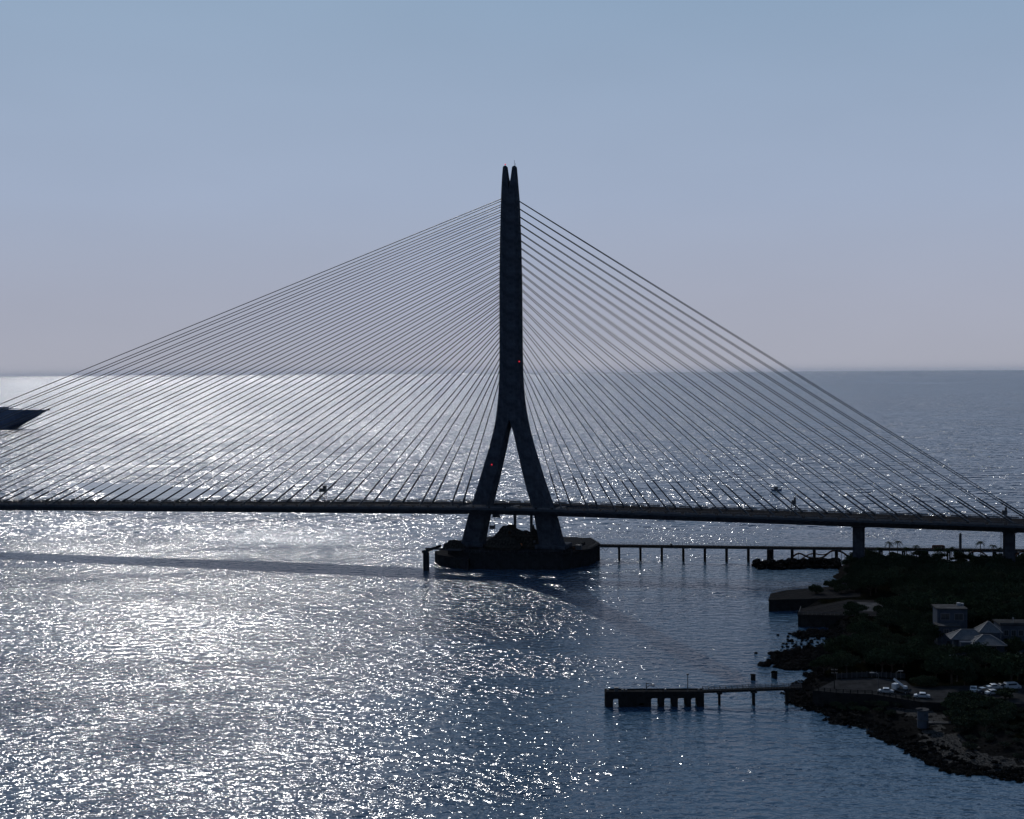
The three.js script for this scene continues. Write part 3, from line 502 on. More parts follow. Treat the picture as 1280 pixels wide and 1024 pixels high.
// ---------------------------------------------------------------- old jetty
{
  const A = P(757, 884), B = P(880, 883.5), u = B.clone().sub(A), L = u.length(), turn = -Math.atan2(u.z, u.x), k = L / 123;   // k: metres per photograph pixel
  const g = thing('jetty', 'old dark concrete jetty with arched openings and a railed footbridge to shore', 'jetty', A, turn), T = 4, D = 4.4;
  const X = (px) => (px - 757) * k;
  const sh = new THREE.Shape(); sh.moveTo(0, -1.5); sh.lineTo(0, T); sh.lineTo(X(880), T); sh.lineTo(X(880), -1.5); sh.lineTo(0, -1.5);
  const arch = (a, b, lo, hi) => { const h = new THREE.Path(), r = .6, x0 = X(a), x1 = X(b); h.moveTo(x0, lo); h.lineTo(x0, hi - r); h.quadraticCurveTo(x0, hi, x0 + r, hi); h.lineTo(x1 - r, hi); h.quadraticCurveTo(x1, hi, x1, hi - r); h.lineTo(x1, lo); h.closePath(); sh.holes.push(h); };
  arch(766.5, 774, -1.2, 2.35); arch(798.5, 805, .55, 1.1); arch(814, 823.5, -1.2, 2.5); arch(830.5, 840, -1.2, 2.5); arch(847.5, 857, -1.2, 2.5); arch(864, 871.5, -1.2, 2.5);
  mesh('block', [new THREE.ExtrudeGeometry(sh, { depth: D, bevelEnabled: true, bevelSize: .06, bevelThickness: .06, bevelSegments: 1 }).translate(0, 0, -D)], M.oldConcrete, g);
  mesh('kerb', [box(X(880), .3, .35, X(880) / 2, T + .06, -.3), box(X(880), .3, .35, X(880) / 2, T + .06, -D + .3)], M.oldConcrete, g);
  for (const px of [760, 778.5, 783, 832, 874]) mesh('bollard', [bar(V(X(px), T + .05, -.8), V(X(px), T + .85, -.8), .24, 8, .2), bar(V(X(px), T + .8, -.8), V(X(px), T + 1.0, -.8), .34, 8)], M.steel, g);
  const w0 = X(880), w1 = X(1003), sl = .9;
  mesh('footbridge', [(() => { const b = box(Math.hypot(w1 - w0, sl), .6, 2.4, 0, -.3, 0); b.rotateZ(Math.atan2(sl, w1 - w0)); return b.translate((w0 + w1) / 2, T - .05 + sl / 2, -D / 2); })()], M.oldConcrete, g);
  for (const [px, w] of [[900.5, .62], [943.5, .75], [985, .7]]) { const y = T - .3 + sl * (X(px) - w0) / (w1 - w0); mesh('support', [rbox(w, y + 1.2, 1.5, X(px), -1.5, -D / 2, .1), rbox(w * 2.4, .5, 2.3, X(px), y - .6, -D / 2, .1)], M.oldConcrete, g); }
  const r = []; const n = 34; for (let i = 0; i <= n; i++) for (const z of [-D / 2 - 1.1, -D / 2 + 1.1]) { const x = lerp(w0, w1, i / n), y = T + .2 + sl * i / n; r.push(box(i % 2 ? .1 : .2, .95, .14, x, y, z)); }
  for (const z of [-D / 2 - 1.1, -D / 2 + 1.1]) for (const h of [.5, .95]) r.push(bar(V(w0, T + .2 + h, z), V(w1, T + .2 + sl + h, z), .06, 5));
  mesh('railing', r, M.steel, g);
  const on = (px, y = T + .06, z = -1.4) => g.localToWorld(V(X(px), y, z)); g.updateMatrixWorld(true);
  const c = thing('control_cabinet', 'small dark cabinet on the outer end of the jetty', 'cabinet', on(771), turn); mesh('cabinet_body', [rbox(1.1, 1.2, .8, 0, 0, 0, .06)], M.steel, c); mesh('cabinet_roof', [box(1.35, .12, 1, 0, 1.2, 0)], M.steel, c);
  const d = thing('davit', 'bent steel davit frame standing on the jetty', 'davit', on(808.5), turn);
  mesh('post', [bar(V(0, 0, 0), V(0, 2.6, 0), .15, 6)], M.steel, d); mesh('jib', [tube([V(0, 1.2, 0), V(.9, 1.75, 0), V(2.4, 1.6, 0)], .13, 12, 5), tube([V(0, 2.5, 0), V(1.6, 2.2, 0), V(2.5, 1.9, 0)], .13, 12, 5)], M.steel, d); mesh('stay', [bar(V(2.4, 1.7, 0), V(4.6, .05, 0), .03, 4)], M.steel, d);
  const lp = thing('jetty_lamp', 'slim lamp post standing on the jetty', 'lamp post', on(860.5), turn); mesh('post', [bar(V(0, 0, 0), V(0, 5, 0), .15, 6, .12)], M.steel, lp); mesh('lamp_head', [rbox(.7, .35, .5, 0, 4.9, 0, .06)], M.steel, lp); mesh('base_plate', [box(.4, .12, .4)], M.steel, lp);
}
// ---------------------------------------------------------------- pipes by the breakwater
for (const [pts, l, r] of [[[[988, 699], [998, 692], [1012, 697], [1028, 697], [1040, 689], [1052, 690], [1060, 696]], 'dark bent pipeline looping over the breakwater rocks', .42], [[[1000, 700], [1014, 692.5], [1030, 693.5], [1046, 687], [1056, 692], [1066, 700]], 'upper dark pipeline arching over the breakwater rocks', .3], [[[1208, 698], [1214, 691], [1226, 690], [1236, 697]], 'curved dark pipe rising behind the trees near the stout column', .35], [[[1268, 698], [1274, 691], [1284, 691], [1292, 697]], 'curved dark pipe rising behind the trees past the second pier', .35]]) {
  const d = pts[0][0] < 1100 ? 703 : 676, w = pts.map(([x, y]) => { const q = ray(x, y); return q.multiplyScalar(d / -q.z).add(EYE); });
  const c = V(w[0].x, 0, w[0].z), m = thing('pipeline', l, 'pipe', c);
  mesh('pipe', [tube(w.map((p) => p.clone().sub(c)), r, 40, 7)], M.rust, m);
  mesh('flange', w.filter((_, i) => i % 2 === 1).map((p) => new THREE.SphereGeometry(r * 1.5, 8, 6).translate(p.x - c.x, p.y, p.z - c.z)), M.steel, m);
  mesh('stand', w.slice(1, -1).map((p) => bar(V(p.x - c.x, 0, p.z - c.z), V(p.x - c.x, p.y, p.z - c.z), .14, 5)), M.steel, m);
}
// ---------------------------------------------------------------- car park, road and their furniture
const LOT = 4.35;
{
  const poly = [[1016, 864], [1046, 849.5], [1086, 847], [1131, 850], [1140, 858], [1300, 856], [1300, 880], [1150, 878], [1090, 868], [1045, 867]].map(([x, y]) => { const p = P(x, y, LOT); return [p.x, p.z]; });
  structure(mesh('car_park', [prism(poly, 1, LOT)], M.lot));
  const wall = [[1016, 864.5], [1045, 867.5], [1090, 869.5], [1150, 879], [1200, 881]].map(([x, y]) => P(x, y, LOT)), g = thing('retaining_wall', 'dark retaining wall below the car park with a post fence on top', 'wall', wall[0].clone().setY(0));
  const o = g.position, f = [];
  for (let i = 0; i + 1 < wall.length; i++) { const a = wall[i].clone().sub(o), b = wall[i + 1].clone().sub(o), L = Math.hypot(b.x - a.x, b.z - a.z); mesh('wall_panel', [box(L, LOT + .25, .5, 0, .2, 0, 0).rotateY(-Math.atan2(b.z - a.z, b.x - a.x)).translate((a.x + b.x) / 2, 0, (a.z + b.z) / 2 + .26)], M.oldConcrete, g); const n = Math.max(2, Math.round(L / 1.9)); if (i < 3) for (let k = 0; k < n; k++) mesh('fence_post', [box(.24, 1.05, .24, lerp(a.x, b.x, k / n), LOT + .45, lerp(a.z, b.z, k / n) + .26)], M.oldConcrete, g); }
  const rl = []; for (let i = 0; i < 3; i++) { const a = wall[i].clone().sub(o), b = wall[i + 1].clone().sub(o); for (const h of [.9, 1.35]) rl.push(bar(V(a.x, LOT + h, a.z + .26), V(b.x, LOT + h, b.z + .26), .07, 5)); } mesh('rail', rl, M.oldConcrete, g);
  const fw = [[1046, 849], [1090, 846.5], [1132, 849]].map(([x, y]) => P(x, y, LOT)), h = thing('boundary_fence', 'dark panel fence along the back of the car park below the trees', 'fence', fw[0].clone().setY(LOT));
  for (let i = 0; i < 2; i++) { const a = fw[i].clone().sub(fw[0]), b = fw[i + 1].clone().sub(fw[0]), n = 7; for (let k = 0; k < n; k++) { const p = a.clone().lerp(b, (k + .5) / n), q = a.clone().lerp(b, k / n), L = a.distanceTo(b) / n; mesh('panel', [box(L * .9, 1.5, .08).rotateY(-Math.atan2(b.z - a.z, b.x - a.x)).translate(p.x, .15, p.z)], M.flatRoof, h); mesh('post', [box(.14, 1.9, .14, q.x, 0, q.z)], M.steel, h); } }
}
// cars
function car(kind, paint, label, at, turn) {
  const g = thing(kind === 'van' ? 'parked_van' : 'parked_car', label, kind === 'van' ? 'van' : 'car', at, turn, null), van = kind === 'van', L = van ? 4.8 : 4.3, W = 1.75;
  const side = van ? [[-L / 2, .35], [-L / 2, 1.5], [-L / 2 + .25, 1.95], [1.0, 1.95], [1.75, 1.2], [L / 2 - .1, .95], [L / 2, .35]] : [[-L / 2, .4], [-L / 2 + .02, .85], [-L / 2 + .75, .95], [-L / 2 + 1.25, 1.42], [.45, 1.45], [1.2, .95], [L / 2 - .12, .8], [L / 2, .38]];
  const s = new THREE.Shape(side.map(([x, y]) => new THREE.Vector2(x, y)));
  const body = mesh('body', [new THREE.ExtrudeGeometry(s, { depth: W - .24, bevelEnabled: true, bevelSize: .08, bevelThickness: .12, bevelSegments: 2 }).translate(0, 0, -(W - .24) / 2)], paint, g);
  for (const z of [-1, 1]) mesh('side_window', [van ? box(2.6, .5, .02, -.4, 1.3, z * (W / 2 + .012)) : box(1.55, .34, .02, -.3, 1.02, z * (W / 2 + .012))], M.glass, body);
  const ws = van ? [1.48, 1.68, .62, -.83] : [.93, 1.31, .62, -.6];
  mesh('windscreen', [new THREE.BoxGeometry(.05, van ? .8 : .72, W - .3).rotateZ(van ? .78 : .98).translate(ws[0] + .07, ws[1] - .02, 0)], M.glass, body);
  mesh('rear_window', [new THREE.BoxGeometry(.05, .48, W - .35).rotateZ(van ? -.1 : -.75).translate(van ? -L / 2 - .06 : -L / 2 + .94, van ? 1.5 : 1.29, 0)], M.glass, body);
  for (const x of [-L / 2 + .85, L / 2 - .85]) for (const z of [-1, 1]) { const w = mesh('wheel', [new THREE.CylinderGeometry(.32, .32, .2, 14).rotateX(Math.PI / 2).translate(x, .32, z * (W / 2 - .04))], M.rubber, g); mesh('rim', [new THREE.CylinderGeometry(.19, .19, .04, 10).rotateX(Math.PI / 2).translate(x, .32, z * (W / 2 + .07))], M.paleSteel, w); }
  for (const z of [-.62, .62]) { mesh('headlight', [rbox(.1, .16, .34, L / 2 + .03, .68, z, .04)], M.paleSteel, g); mesh('tail_light', [rbox(.08, .18, .28, -L / 2 - .07, .75, z, .03)], M.rust, g); }
  return g;
}
const lotAt = (px, py) => P(px, py, LOT).setY(LOT + .001);
car('car', M.carWhite, 'white car parked alone beside the sea-side car park wall', lotAt(1152.5, 872.5), 2.9);
car('car', M.carWhite, 'white car nosed into the bushes at the end of the parked row', lotAt(1217, 864.5), 1.2);
car('car', M.carWhite, 'white car parked in front of the silver one', lotAt(1241.5, 868.5), .15);
car('car', M.carSilver, 'silver car parked behind the two white ones', lotAt(1243, 861.5), .1);
car('van', M.carWhite, 'white van parked beside the dark car under the trees', lotAt(1265.5, 861.5), .2);
car('car', M.carDark, 'dark car parked between silver car and white van', lotAt(1254, 861), .15);
car('car', M.carDark, 'dark car parked between the two white cars by the bushes', lotAt(1229, 866), .3);
car('car', M.carSilver, 'silver car low beside the retaining wall fence', lotAt(1107, 866.5), 2.9);
{
  const t = thing('crane_truck', 'small truck with a raised white ladder boom in the car park', 'truck', lotAt(1127, 866), 2.4);
  mesh('chassis', [box(5.4, .35, 1.9, 0, .5, 0)], M.steel, t); const cab = mesh('cab', [rbox(1.6, 1.7, 1.9, 1.9, .7, 0, .18)], M.carWhite, t); mesh('windscreen', [box(.05, .7, 1.6, 2.71, 1.45, 0)], M.glass, cab);
  mesh('bed', [box(3.4, .5, 1.9, -.9, .85, 0)], M.flatRoof, t); mesh('ladder_boom', [bar(V(-1.2, 1.4, 0), V(2.6, 3.5, .2), .2, 6), bar(V(-1.2, 1.6, .5), V(2.6, 3.7, .6), .1, 5), box(.9, .9, .9, -1.2, 1.2, 0)], M.carWhite, t);
  for (const x of [-1.7, 1.8]) for (const z of [-.9, .9]) { const w = mesh('wheel', [new THREE.CylinderGeometry(.42, .42, .28, 14).rotateX(Math.PI / 2).translate(x, .42, z)], M.rubber, t); mesh('rim', [new THREE.CylinderGeometry(.22, .22, .3, 10).rotateX(Math.PI / 2).translate(x, .42, z)], M.paleSteel, w); }
}
// lamps and poles
function lamp(px, py, h, arm, dir, label, hgt = LOT) {
  const g = thing('street_lamp', label, 'street lamp', P(px, py, hgt).setY(hgt));
  mesh('post', [bar(V(0, 0, 0), V(0, h, 0), .11, 8, .07)], M.steel, g); mesh('base_plate', [box(.45, .15, .45)], M.steel, g);
  mesh('arm', [tube([V(0, h - .3, 0), V(dir * arm * .3, h + .1, 0), V(dir * arm, h + .2, 0)], .06, 10, 5)], M.paleSteel, g); mesh('lamp_head', [rbox(1.3, .2, .5, dir * (arm + .4), h + .1, 0, .08)], M.whitePaint, g);
}
lamp(1098, 869, 6.2, 1.4, -1, 'street lamp with a pale arm over the car park wall');
lamp(1121, 862, 5.2, .8, 1, 'street lamp standing behind the ladder truck');
lamp(1196.5, 852, 7.6, 1.2, -1, 'street lamp rising from the trees below the houses');
function pole(px, py, h, label) { const g = thing('utility_pole', label, 'pole', P(px, py, LOT).setY(LOT)); mesh('shaft', [bar(V(0, 0, 0), V(0, h, 0), .16, 8, .11)], M.oldConcrete, g); for (const y of [h - .6, h - 1.5]) { const c = mesh('crossarm', [box(1.8, .12, .12, 0, y, 0)], M.steel, g); mesh('insulator', [-.8, -.4, .4, .8].map((x) => bar(V(x, y + .1, 0), V(x, y + .35, 0), .06, 6)), M.paleSteel, c); } }
pole(1274, 853, 9, 'concrete utility pole beside the parked van'); pole(1043, 861, 6, 'concrete utility pole at the jetty end of the car park');

// hut by the shore
{
  const h0 = 2.2, p = P(1153.5, 908, h0).setY(1.9), g = thing('pump_hut', 'pale octagonal pump hut with overhanging lid on the near shore', 'hut', p, .2);
  mesh('wall', [new THREE.CylinderGeometry(1.45, 1.5, 4.6, 8).translate(0, 2.3, 0)], M.wallPaint, g);
  mesh('lid', [new THREE.CylinderGeometry(1.75, 1.75, .22, 8).rotateZ(.05).translate(0, 4.75, 0), box(1.6, .35, 1.1, -.7, 4.9, 0).rotateZ(.08)], M.paving, g);
  mesh('ledge', [new THREE.CylinderGeometry(1.72, 1.72, .2, 8).translate(0, 2.1, 0)], M.paving, g);
  mesh('door', [box(.9, 2, .06, 0, .2, 1.42).rotateY(.6)], M.flatRoof, g); mesh('vent', [box(.5, .35, .06, 0, 3.4, 1.4)], M.flatRoof, g);
  const s = P(1180, 903, 2.5), q = thing('concrete_apron', 'pale concrete apron strip beside the pump hut', 'paving', [s.x, 2.2, s.z], -.05); for (let i = 0; i < 4; i++) mesh('slab', [rbox(2.5, .35, 2.2, -3.9 + i * 2.6, 0, rr(-.1, .1), .04)], M.paving, q);
  const s2 = P(1264, 925, 2), q2 = thing('concrete_slab', 'lone pale concrete slab lying in scrub above the beach', 'slab', [s2.x, 1.9, s2.z], .1); mesh('slab_top', [rbox(3.6, .45, 2.8, 0, 0, 0, .06)], M.paving, q2); mesh('slab_step', [rbox(1.2, .25, 2, -2.3, 0, 0, .05)], M.paving, q2);
  const s3 = P(1083.5, 915, .8); const q3 = thing('stake', 'short dark stake standing on the rocks at the water edge', 'stake', [s3.x, .2, s3.z]); mesh('shaft', [bar(V(0, 0, 0), V(.05, 1.9, 0), .16, 6, .13)], M.bark, q3); mesh('crosspiece', [box(.7, .12, .12, .05, 1.4, 0)], M.bark, q3);
}
// ---------------------------------------------------------------- houses
function hipRoof(w, d, h, over = .5) { const a = w / 2 + over, b = d / 2 + over, r = Math.max(.05, a - b); return quads([[V(-a, 0, b), V(a, 0, b), V(r, h, 0), V(-r, h, 0)], [V(a, 0, -b), V(-a, 0, -b), V(-r, h, 0), V(r, h, 0)], [V(a, 0, b), V(a, 0, -b), V(r, h, 0)], [V(-a, 0, -b), V(-a, 0, b), V(-r, h, 0)], [V(-a, 0, -b), V(a, 0, -b), V(a, 0, b), V(-a, 0, b)]]); }
function ridges(w, d, h, over = .5) { const a = w / 2 + over, b = d / 2 + over, r = Math.max(.05, a - b), e = []; for (const x of [-1, 1]) for (const z of [-1, 1]) e.push(bar(V(x * a, .05, z * b), V(x * r, h + .05, 0), .2, 5)); e.push(bar(V(-r, h + .05, 0), V(r, h + .05, 0), .2, 5)); return e; }
function windows(g, wall, w, h0, rowsN, cols, z, ww = 1.5, hh = 1.3, step = 3.1, face = 0) {
  for (let r = 0; r < rowsN; r++) for (let c = 0; c < cols; c++) {
    const x = (c - (cols - 1) / 2) * (w / cols), y = h0 + r * step, put = (m) => { if (face) { m.rotation.y = face; } return m; };
    const f = mesh('window', [box(ww + .24, hh + .24, .1, x, y - .12, z)], M.roofTrim, wall); mesh('pane', [box(ww / 2 - .06, hh, .06, x - ww / 4, y, z + .04), box(ww / 2 - .06, hh, .06, x + ww / 4, y, z + .04)], M.glass, f); put(f);
  }
}
{
  const at = (px, d) => { const r = ray(px, 800); return r.multiplyScalar(d / -r.z).add(EYE).setY(LOT - .3); };
  const A = at(1221, 446), g = thing('villa', 'villa with pale grey hipped roofs standing among dark trees', 'house', A, -.12);
  const w = mesh('wall', [box(13.5, 6, 8, 1, 0, 0), box(8, 6.2, 5, -2.5, 0, -3)], M.wallPaint, g); windows(g, w, 12, 3.4, 1, 4, 4.02); windows(g, w, 12, .7, 1, 4, 4.02);
  const r1 = mesh('roof', [hipRoof(11, 7, 2.6, .6).translate(-2.2, 6.21, -3)], M.roofTile, g); mesh('ridge_cap', ridges(11, 7, 2.6, .6).map((b) => b.translate(-2.2, 6.21, -3)), M.roofTrim, r1);
  const r2 = mesh('roof', [hipRoof(9.6, 7.5, 2.5, .6).translate(2.6, 5.6, 2)], M.roofTile, g); mesh('ridge_cap', ridges(9.6, 7.5, 2.5, .6).map((b) => b.translate(2.6, 5.6, 2)), M.roofTrim, r2);
  const r3 = mesh('roof', [hipRoof(6.5, 6, 3, .5).translate(4.6, 8.2, -4.5)], M.roofTile, g); mesh('ridge_cap', ridges(6.5, 6, 3, .5).map((b) => b.translate(4.6, 8.2, -4.5)), M.roofTrim, r3);
  mesh('stair_tower', [box(6.4, 8.2, 5.9, 4.6, 0, -4.5)], M.wallPaint, g); mesh('gutter', [box(10.8, .2, .2, 2.6, 5.45, 6.45), box(.2, .2, 8.7, 8, 5.45, 2)], M.roofTrim, g); mesh('door', [box(1.2, 2.2, .08, 0, 0, 4.05)], M.flatRoof, w);
  const B = at(1187, 474), b = thing('flat_roofed_house', 'boxy blue-grey flat-roofed house behind the villa', 'house', B, -.1);
  const bw = mesh('wall', [box(9.6, 11.8, 8), box(7, 6.9, 6, -2.2, 0, 6.5)], M.wallPaint, b); windows(b, bw, 9, 8.3, 1, 2, 4.02, 2.8, 2); windows(b, bw, 9, 4.7, 1, 3, 9.55); mesh('door', [box(1.1, 2.1, .08, -2.2, 0, 9.55)], M.flatRoof, bw);
  mesh('roof_slab', [box(10.4, .35, 8.8, 0, 11.81, 0), box(7.6, .3, 6.6, -2.2, 6.91, 6.5)], M.paving, b); mesh('water_tank', [bar(V(3.4, 12.15, -2), V(3.4, 13.1, -2), .7, 10), bar(V(4.6, 12.15, -2.4), V(4.6, 12.9, -2.4), .6, 10)], M.paleSteel, b); mesh('corner_post', [box(.5, 11.8, .5, -4.7, 0, 4.1), box(.5, 11.8, .5, 4.7, 0, 4.1)], M.wallPaint, b);
  const C = at(1276, 458), c = thing('terrace_house', 'long blue-grey terrace house with flat roof next to the villa', 'house', C, -.08);
  const cw = mesh('wall', [box(15, 9.2, 9)], M.wallPaint, c); windows(c, cw, 14, 5.9, 1, 6, 4.52, 1.4, 1.7); windows(c, cw, 14, 2.4, 1, 6, 4.52, 1.4, 1.7);
  mesh('roof_slab', [box(15.8, .35, 9.8, 0, 9.21, 0)], M.flatRoof, c); mesh('parapet', [box(15.8, .6, .25, 0, 9.56, 4.7)], M.paving, c); mesh('roof_lamp', [bar(V(-3, 9.56, 2), V(-3, 11, 2), .08, 5), new THREE.SphereGeometry(.3, 8, 6).translate(-3, 11.1, 2)], M.whitePaint, c); mesh('door', [box(1.2, 2.1, .08, -5, 0, 4.55)], M.flatRoof, cw);
}
// ---------------------------------------------------------------- trees
const leafMat = new THREE.MeshPhysicalMaterial({ color: 0xffffff, vertexColors: true, roughness: .85, side: THREE.DoubleSide, specularIntensity: 0 });
function leafCloud(lobes, count, size, tint) {
  const pos = [], col = [], nor = [];
  for (let k = 0; k < count; k++) {
    const [cx, cy, cz, r, ry] = lobes[Math.floor(rnd() * lobes.length)], th = rnd() * 6.283, u = rr(-1, 1), q = Math.sqrt(1 - u * u), rad = Math.pow(rnd(), .45), n = V(q * Math.cos(th), u, q * Math.sin(th)), jag = .8 + .45 * vnoise(th * 2.5, u * 4, k % 7);
    const p = V(cx + n.x * r * rad * jag, cy + n.y * (ry ?? r) * rad * jag, cz + n.z * r * rad * jag), a = V(rr(-1, 1), rr(-1, 1), rr(-1, 1)).normalize(), b = V(rr(-1, 1), rr(-1, 1), rr(-1, 1)).cross(a).normalize(), s = size * rr(.6, 1.35), c = a.clone().cross(b);
    const A = a.multiplyScalar(s), B = b.multiplyScalar(s * .62), t = tint(rnd()), quad = [p.clone().sub(A), p.clone().sub(B).addScaledVector(c, s * .15), p.clone().add(A), p.clone().add(B).addScaledVector(c, s * .15)];
    for (const i of [0, 1, 2, 0, 2, 3]) { pos.push(quad[i].x, quad[i].y, quad[i].z); col.push(...t); }
  }
  const g = new THREE.BufferGeometry(); g.setAttribute('position', new THREE.Float32BufferAttribute(pos, 3)); g.setAttribute('color', new THREE.Float32BufferAttribute(col, 3)); g.computeVertexNormals(); return g;
}
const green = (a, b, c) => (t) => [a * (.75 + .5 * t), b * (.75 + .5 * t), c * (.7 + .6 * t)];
function makeTree(h, w, tint, n = 2900) {
  const limbs = [bar(V(0, -.6, 0), V(.1, h * .42, 0), .3, 7, .2)], lobes = [[0, h * .68, 0, w * .3, h * .26]];
  const k = 6 + Math.floor(rnd() * 3);
  for (let i = 0; i < k; i++) { const a = i / k * 6.283 + rr(-.4, .4), R = w * rr(.22, .4), y = h * rr(.48, .8), e = V(Math.cos(a) * R, y, Math.sin(a) * R); limbs.push(bar(V(.05, h * rr(.25, .42), 0), e, .12, 5, .05)); lobes.push([e.x, e.y, e.z, w * rr(.15, .25), h * rr(.11, .18)]); }
  return { trunk: join(limbs), crown: leafCloud(lobes, n, n > 1000 ? .4 : .27, tint) };
}
function makePalm(h) {
  const top = V(rr(-.6, .6), h, rr(-.6, .6)), tr = tube([V(0, -.5, 0), V(top.x * .2, h * .5, top.z * .2), top], .2, 8, 6), pos = [], col = [];
  for (let i = 0; i < 20; i++) { const a = i / 20 * 6.283 + rr(-.2, .2), L = rr(2.2, 3.2), up = rr(.1, 1.1), d = V(Math.cos(a), 0, Math.sin(a)), pt = (t) => top.clone().addScaledVector(d, L * t * (1 - .12 * up)).add(V(0, L * (up * t - 1.05 * t * t), 0)), sd = V(-d.z, 0, d.x), k = rr(.7, 1.2), cc = [.018 * k, .026 * k, .013 * k];
    for (let j = 0; j < 9; j++) { const t = .1 + j * .1, p = pt(t), e = pt(Math.min(1, t + .14)), w = .75 * Math.sin(Math.PI * (t * .85 + .12)); for (const s of [-1, 1]) { const q = p.clone().lerp(e, 1.2).addScaledVector(sd, s * w).add(V(0, -.28 * w, 0)), r = p.clone().lerp(e, .45); for (const v of [p, q, r]) { pos.push(v.x, v.y, v.z); col.push(...cc); } } const r1 = p.clone().addScaledVector(sd, .05), r2 = e.clone(); for (const v of [p.clone().addScaledVector(sd, -.05), r1, r2]) { pos.push(v.x, v.y, v.z); col.push(...cc); } } }
  const g = new THREE.BufferGeometry(); g.setAttribute('position', new THREE.Float32BufferAttribute(pos, 3)); g.setAttribute('color', new THREE.Float32BufferAttribute(col, 3)); g.computeVertexNormals(); return { trunk: join([tr]), crown: g };
}
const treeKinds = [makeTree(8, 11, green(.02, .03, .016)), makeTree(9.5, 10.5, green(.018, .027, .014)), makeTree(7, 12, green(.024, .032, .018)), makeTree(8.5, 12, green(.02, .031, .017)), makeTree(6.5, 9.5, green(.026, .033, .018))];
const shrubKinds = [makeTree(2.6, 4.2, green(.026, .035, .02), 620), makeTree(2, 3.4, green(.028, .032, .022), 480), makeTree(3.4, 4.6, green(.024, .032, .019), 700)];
const palmKinds = [makePalm(7.5), makePalm(9), makePalm(6)];
function plant(name, kind, at, s, label, category, group) {
  const g = thing(name, label, category, at, rnd() * 6.283, group); g.scale.set(s * rr(.9, 1.1), s, s * rr(.9, 1.1));
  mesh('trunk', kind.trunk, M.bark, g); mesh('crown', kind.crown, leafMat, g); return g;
}
const boxesPx = [[1166, 1300, 792, 822], [1012, 1142, 846, 872], [1196, 1300, 857, 872], [1142, 1166, 862, 880], [1056, 1126, 745, 768]];   // left clear: houses, car park, cars, paved sea wall
{
  const spots = [];
  for (let z = -694; z < -372; z += 8.4) for (let x = 60; x < 300; x += 8.4) spots.push([x + rr(-3, 3), z + rr(-3, 3)]);
  let n = 0;
  for (const [x, z] of spots) {
    const d = shoreDist(x, z), [px, py] = pxOf(x, z); if (d < 5 || px > 1330) continue;
    const v = V(x, LOT, z).sub(EYE).applyQuaternion(camera.quaternion.clone().invert()), gx = 640 - v.x / v.z * FOCAL, gy = 512 + v.y / v.z * FOCAL;
    if (boxesPx.some(([a, b, c, e]) => gx > a - 6 && gx < b + 6 && gy > c && gy < e) || z > -398) continue;
    if (gx < 1062 && gy > 744 && gy < 770) continue;
    const low = gy > 822 && gy < 850 ? .78 : gy > 868 ? .45 : gy > 770 && gx < 1090 ? .75 : gx < 1080 ? .72 : gy < 716 ? .66 : 1, s = rr(.62, 1.25) * low;
    const sea = d < 14, house = gy > 800 && gx > 1150, back = gy < 716;
    const label = back ? 'dark broadleaf tree in the row beside the trestle' : house ? 'dark broadleaf tree in front of the houses' : sea ? 'dark broadleaf tree at the edge of the wood facing the water' : 'dark broadleaf tree within the shore wood';
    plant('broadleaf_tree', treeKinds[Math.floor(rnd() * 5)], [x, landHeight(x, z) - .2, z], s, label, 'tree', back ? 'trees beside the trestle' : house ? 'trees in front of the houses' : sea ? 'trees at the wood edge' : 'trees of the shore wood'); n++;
  }
  for (const [px, py, s] of [[1062, 709, .75], [1084, 708, .8], [1099, 708, .95], [1112, 707, 1.05], [1122, 708, 1.15], [1133, 708, .95], [1146, 707, .85], [1172, 706, 1.05], [1184, 707, 1], [1190, 706, .9], [1212, 706, .8], [1226, 706, 1.1], [1241, 706, .95], [1249, 706, .85], [1275, 705, .9]]) { const p = P(px, py, 2.5); plant('palm_tree', palmKinds[Math.floor(rnd() * 3)], [p.x, Math.max(1, landHeight(p.x, p.z) - .2), p.z], s * .98, 'spiky palm rising above the trees beside the trestle', 'palm', 'palms beside the trestle'); }
  // pale-leaved bushes by the car park and scrub down to the beach
  for (let k = 0; k < 40; k++) { const px = rr(1185, 1262), py = rr(876, 915), p = P(px, py, 3.6); if (px < 1200 && py > 900) continue; plant('leafy_bush', shrubKinds[2 * (k % 2)], [p.x, landHeight(p.x, p.z) - .2, p.z], rr(1, 1.5), 'leafy bush below the parked cars', 'bush', 'bushes below the parked cars'); }
  for (let k = 0; k < 70; k++) { const px = rr(1090, 1290), py = rr(885, 942), p = P(px, py, 3); if (Math.abs(px - 1160) < 34 && py > 880 && py < 916 || shoreDist(p.x, p.z) < 12) continue; plant('scrub_bush', shrubKinds[1], [p.x, landHeight(p.x, p.z) - .2, p.z], rr(.5, 1), 'low scrub bush on the slope above the beach', 'bush', 'scrub above the beach'); }
  for (let k = 0; k < 34; k++) { const px = rr(1008, 1150), py = rr(872, 886), p = P(px, py, 2.5); if (shoreDist(p.x, p.z) < 2.5) continue; plant('wall_bush', shrubKinds[k % 2], [p.x, landHeight(p.x, p.z) - .2, p.z], rr(.6, .95), 'low bush under the car park retaining wall', 'bush', 'bushes under the retaining wall'); }
}
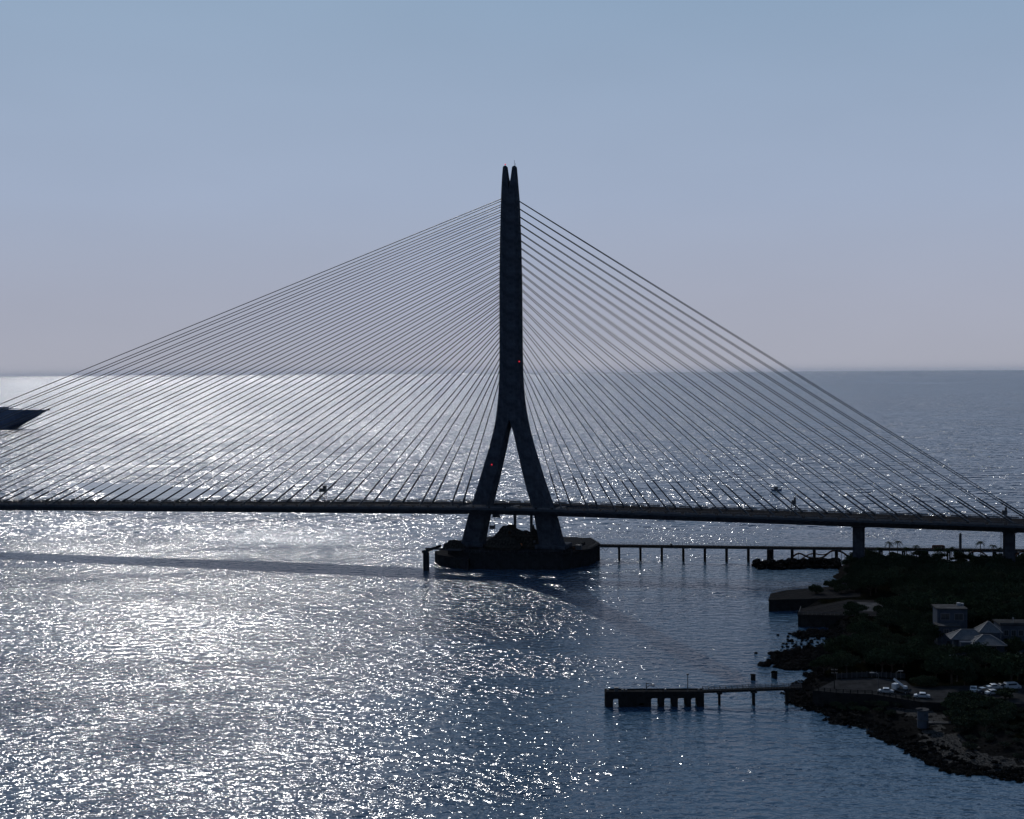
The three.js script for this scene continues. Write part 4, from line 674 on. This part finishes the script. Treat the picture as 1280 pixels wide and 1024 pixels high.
// ---------------------------------------------------------------- vessels
{
  // large ship far out, bow to the right, seen through the cables
  const q = P(18, 535.6), far = P(-60, 534.5), u = q.clone().sub(far).setY(0).normalize(), turn = -Math.atan2(u.z, u.x);
  const g = thing('cargo_ship', 'huge dark blue ship with raked bow far out behind the cables', 'ship', q, turn), k = q.clone().sub(EYE).length() / FOCAL, Hh = 23 * k, rake = 53 * k, L = 300, B = 24;
  const ring = (x, y, b) => [V(x, y, -b), V(x, y, b)], st = [[-L, 1], [-90, 1], [-40, .9], [-12, .6], [0, .03]], top = [[-L, 1], [-70, 1], [-20, .95], [rake * .55, .62], [rake, .03]], f = [];
  for (let i = 0; i + 1 < st.length; i++) for (const s of [-1, 1]) { const a = V(st[i][0], -2, s * B * st[i][1]), b = V(st[i + 1][0], -2, s * B * st[i + 1][1]), c = V(top[i + 1][0], Hh * (i + 1 > 2 ? .97 : 1), s * B * 1.1 * top[i + 1][1]), d = V(top[i][0], Hh * (i > 2 ? .97 : 1), s * B * 1.1 * top[i][1]); f.push(s > 0 ? [a, b, c, d] : [d, c, b, a]); }
  for (let i = 0; i + 1 < st.length; i++) f.push([V(top[i][0], Hh * .97, B * 1.1 * top[i][1]), V(top[i + 1][0], Hh * .97, B * 1.1 * top[i + 1][1]), V(top[i + 1][0], Hh * .97, -B * 1.1 * top[i + 1][1]), V(top[i][0], Hh * .97, -B * 1.1 * top[i][1])]);
  mesh('hull', [quads(f)], M.hull, g);
  mesh('bulwark', [box(60, 1.6, 1, -15, Hh, B * .98), box(200, 3.2, 1, -150, Hh, B * 1.04)], M.hull, g);
  mesh('prow', [rbox(3.4, 3.2, 3, rake - .6, Hh - 2.4, 0, .6)], M.steel, g);
  mesh('hatch', Array.from({ length: 6 }, (_, i) => box(26, 3.5, 30, -40 - i * 34, Hh, 0)), M.hull, g);
  mesh('foremast', [bar(V(-24, Hh, 0), V(-24, Hh + 5, 0), .6, 6), box(4, 2, 4, -24, Hh, 0)], M.steel, g);
  mesh('anchor', [rbox(3, 3.4, .8, rake * .42, Hh * .72, B * .62, .3)], M.paleSteel, g);
}
{
  const g = thing('fishing_boat', 'small dark fishing boat with cabin on the water behind the bridge cables', 'boat', P(970.5, 613.5).setY(.02), -.12);
  const f = [], st = [[-4, .9, 1.3], [-1, 1.15, 1.0], [2, 1, 1.1], [4.6, .04, 1.8]];
  for (let i = 0; i + 1 < st.length; i++) for (const s of [-1, 1]) { const [x, b, y] = st[i], [X, Bb, Y] = st[i + 1], q = [V(x * .92, -.4, s * b * .7), V(X * .9, -.4, s * Bb * .7), V(X, Y, s * Bb * 1.15), V(x, y, s * b * 1.15)]; f.push(s > 0 ? q : q.reverse()); }
  for (let i = 0; i + 1 < st.length; i++) f.push([V(st[i][0], st[i][2] - .3, st[i][1]), V(st[i + 1][0], st[i + 1][2] - .3, st[i + 1][1]), V(st[i + 1][0], st[i + 1][2] - .3, -st[i + 1][1]), V(st[i][0], st[i][2] - .3, -st[i][1])]);
  f.push([V(-4, 1.3, 1.03), V(-4, 1.3, -1.03), V(-3.7, -.4, -.63), V(-3.7, -.4, .63)]);
  mesh('hull', [quads(f)], M.hull, g); const c = mesh('cabin', [rbox(2.9, 2.1, 1.7, -.2, .9, 0, .15), box(3.3, .15, 2, -.2, 3, 0)], M.steel, g); mesh('window', [box(.06, .6, 1.3, 1.28, 2, 0)], M.glass, c); mesh('mast', [bar(V(-1, 3.1, 0), V(-1, 4.3, 0), .08, 5)], M.steel, g); mesh('engine', [rbox(.7, .9, .7, -4.2, .6, 0, .15)], M.steel, g);
}
scene.fog = new THREE.FogExp2(new THREE.Color().setRGB(.84, .9, 1), 0.000004);   // thin sea haze
renderer.render(scene, camera);
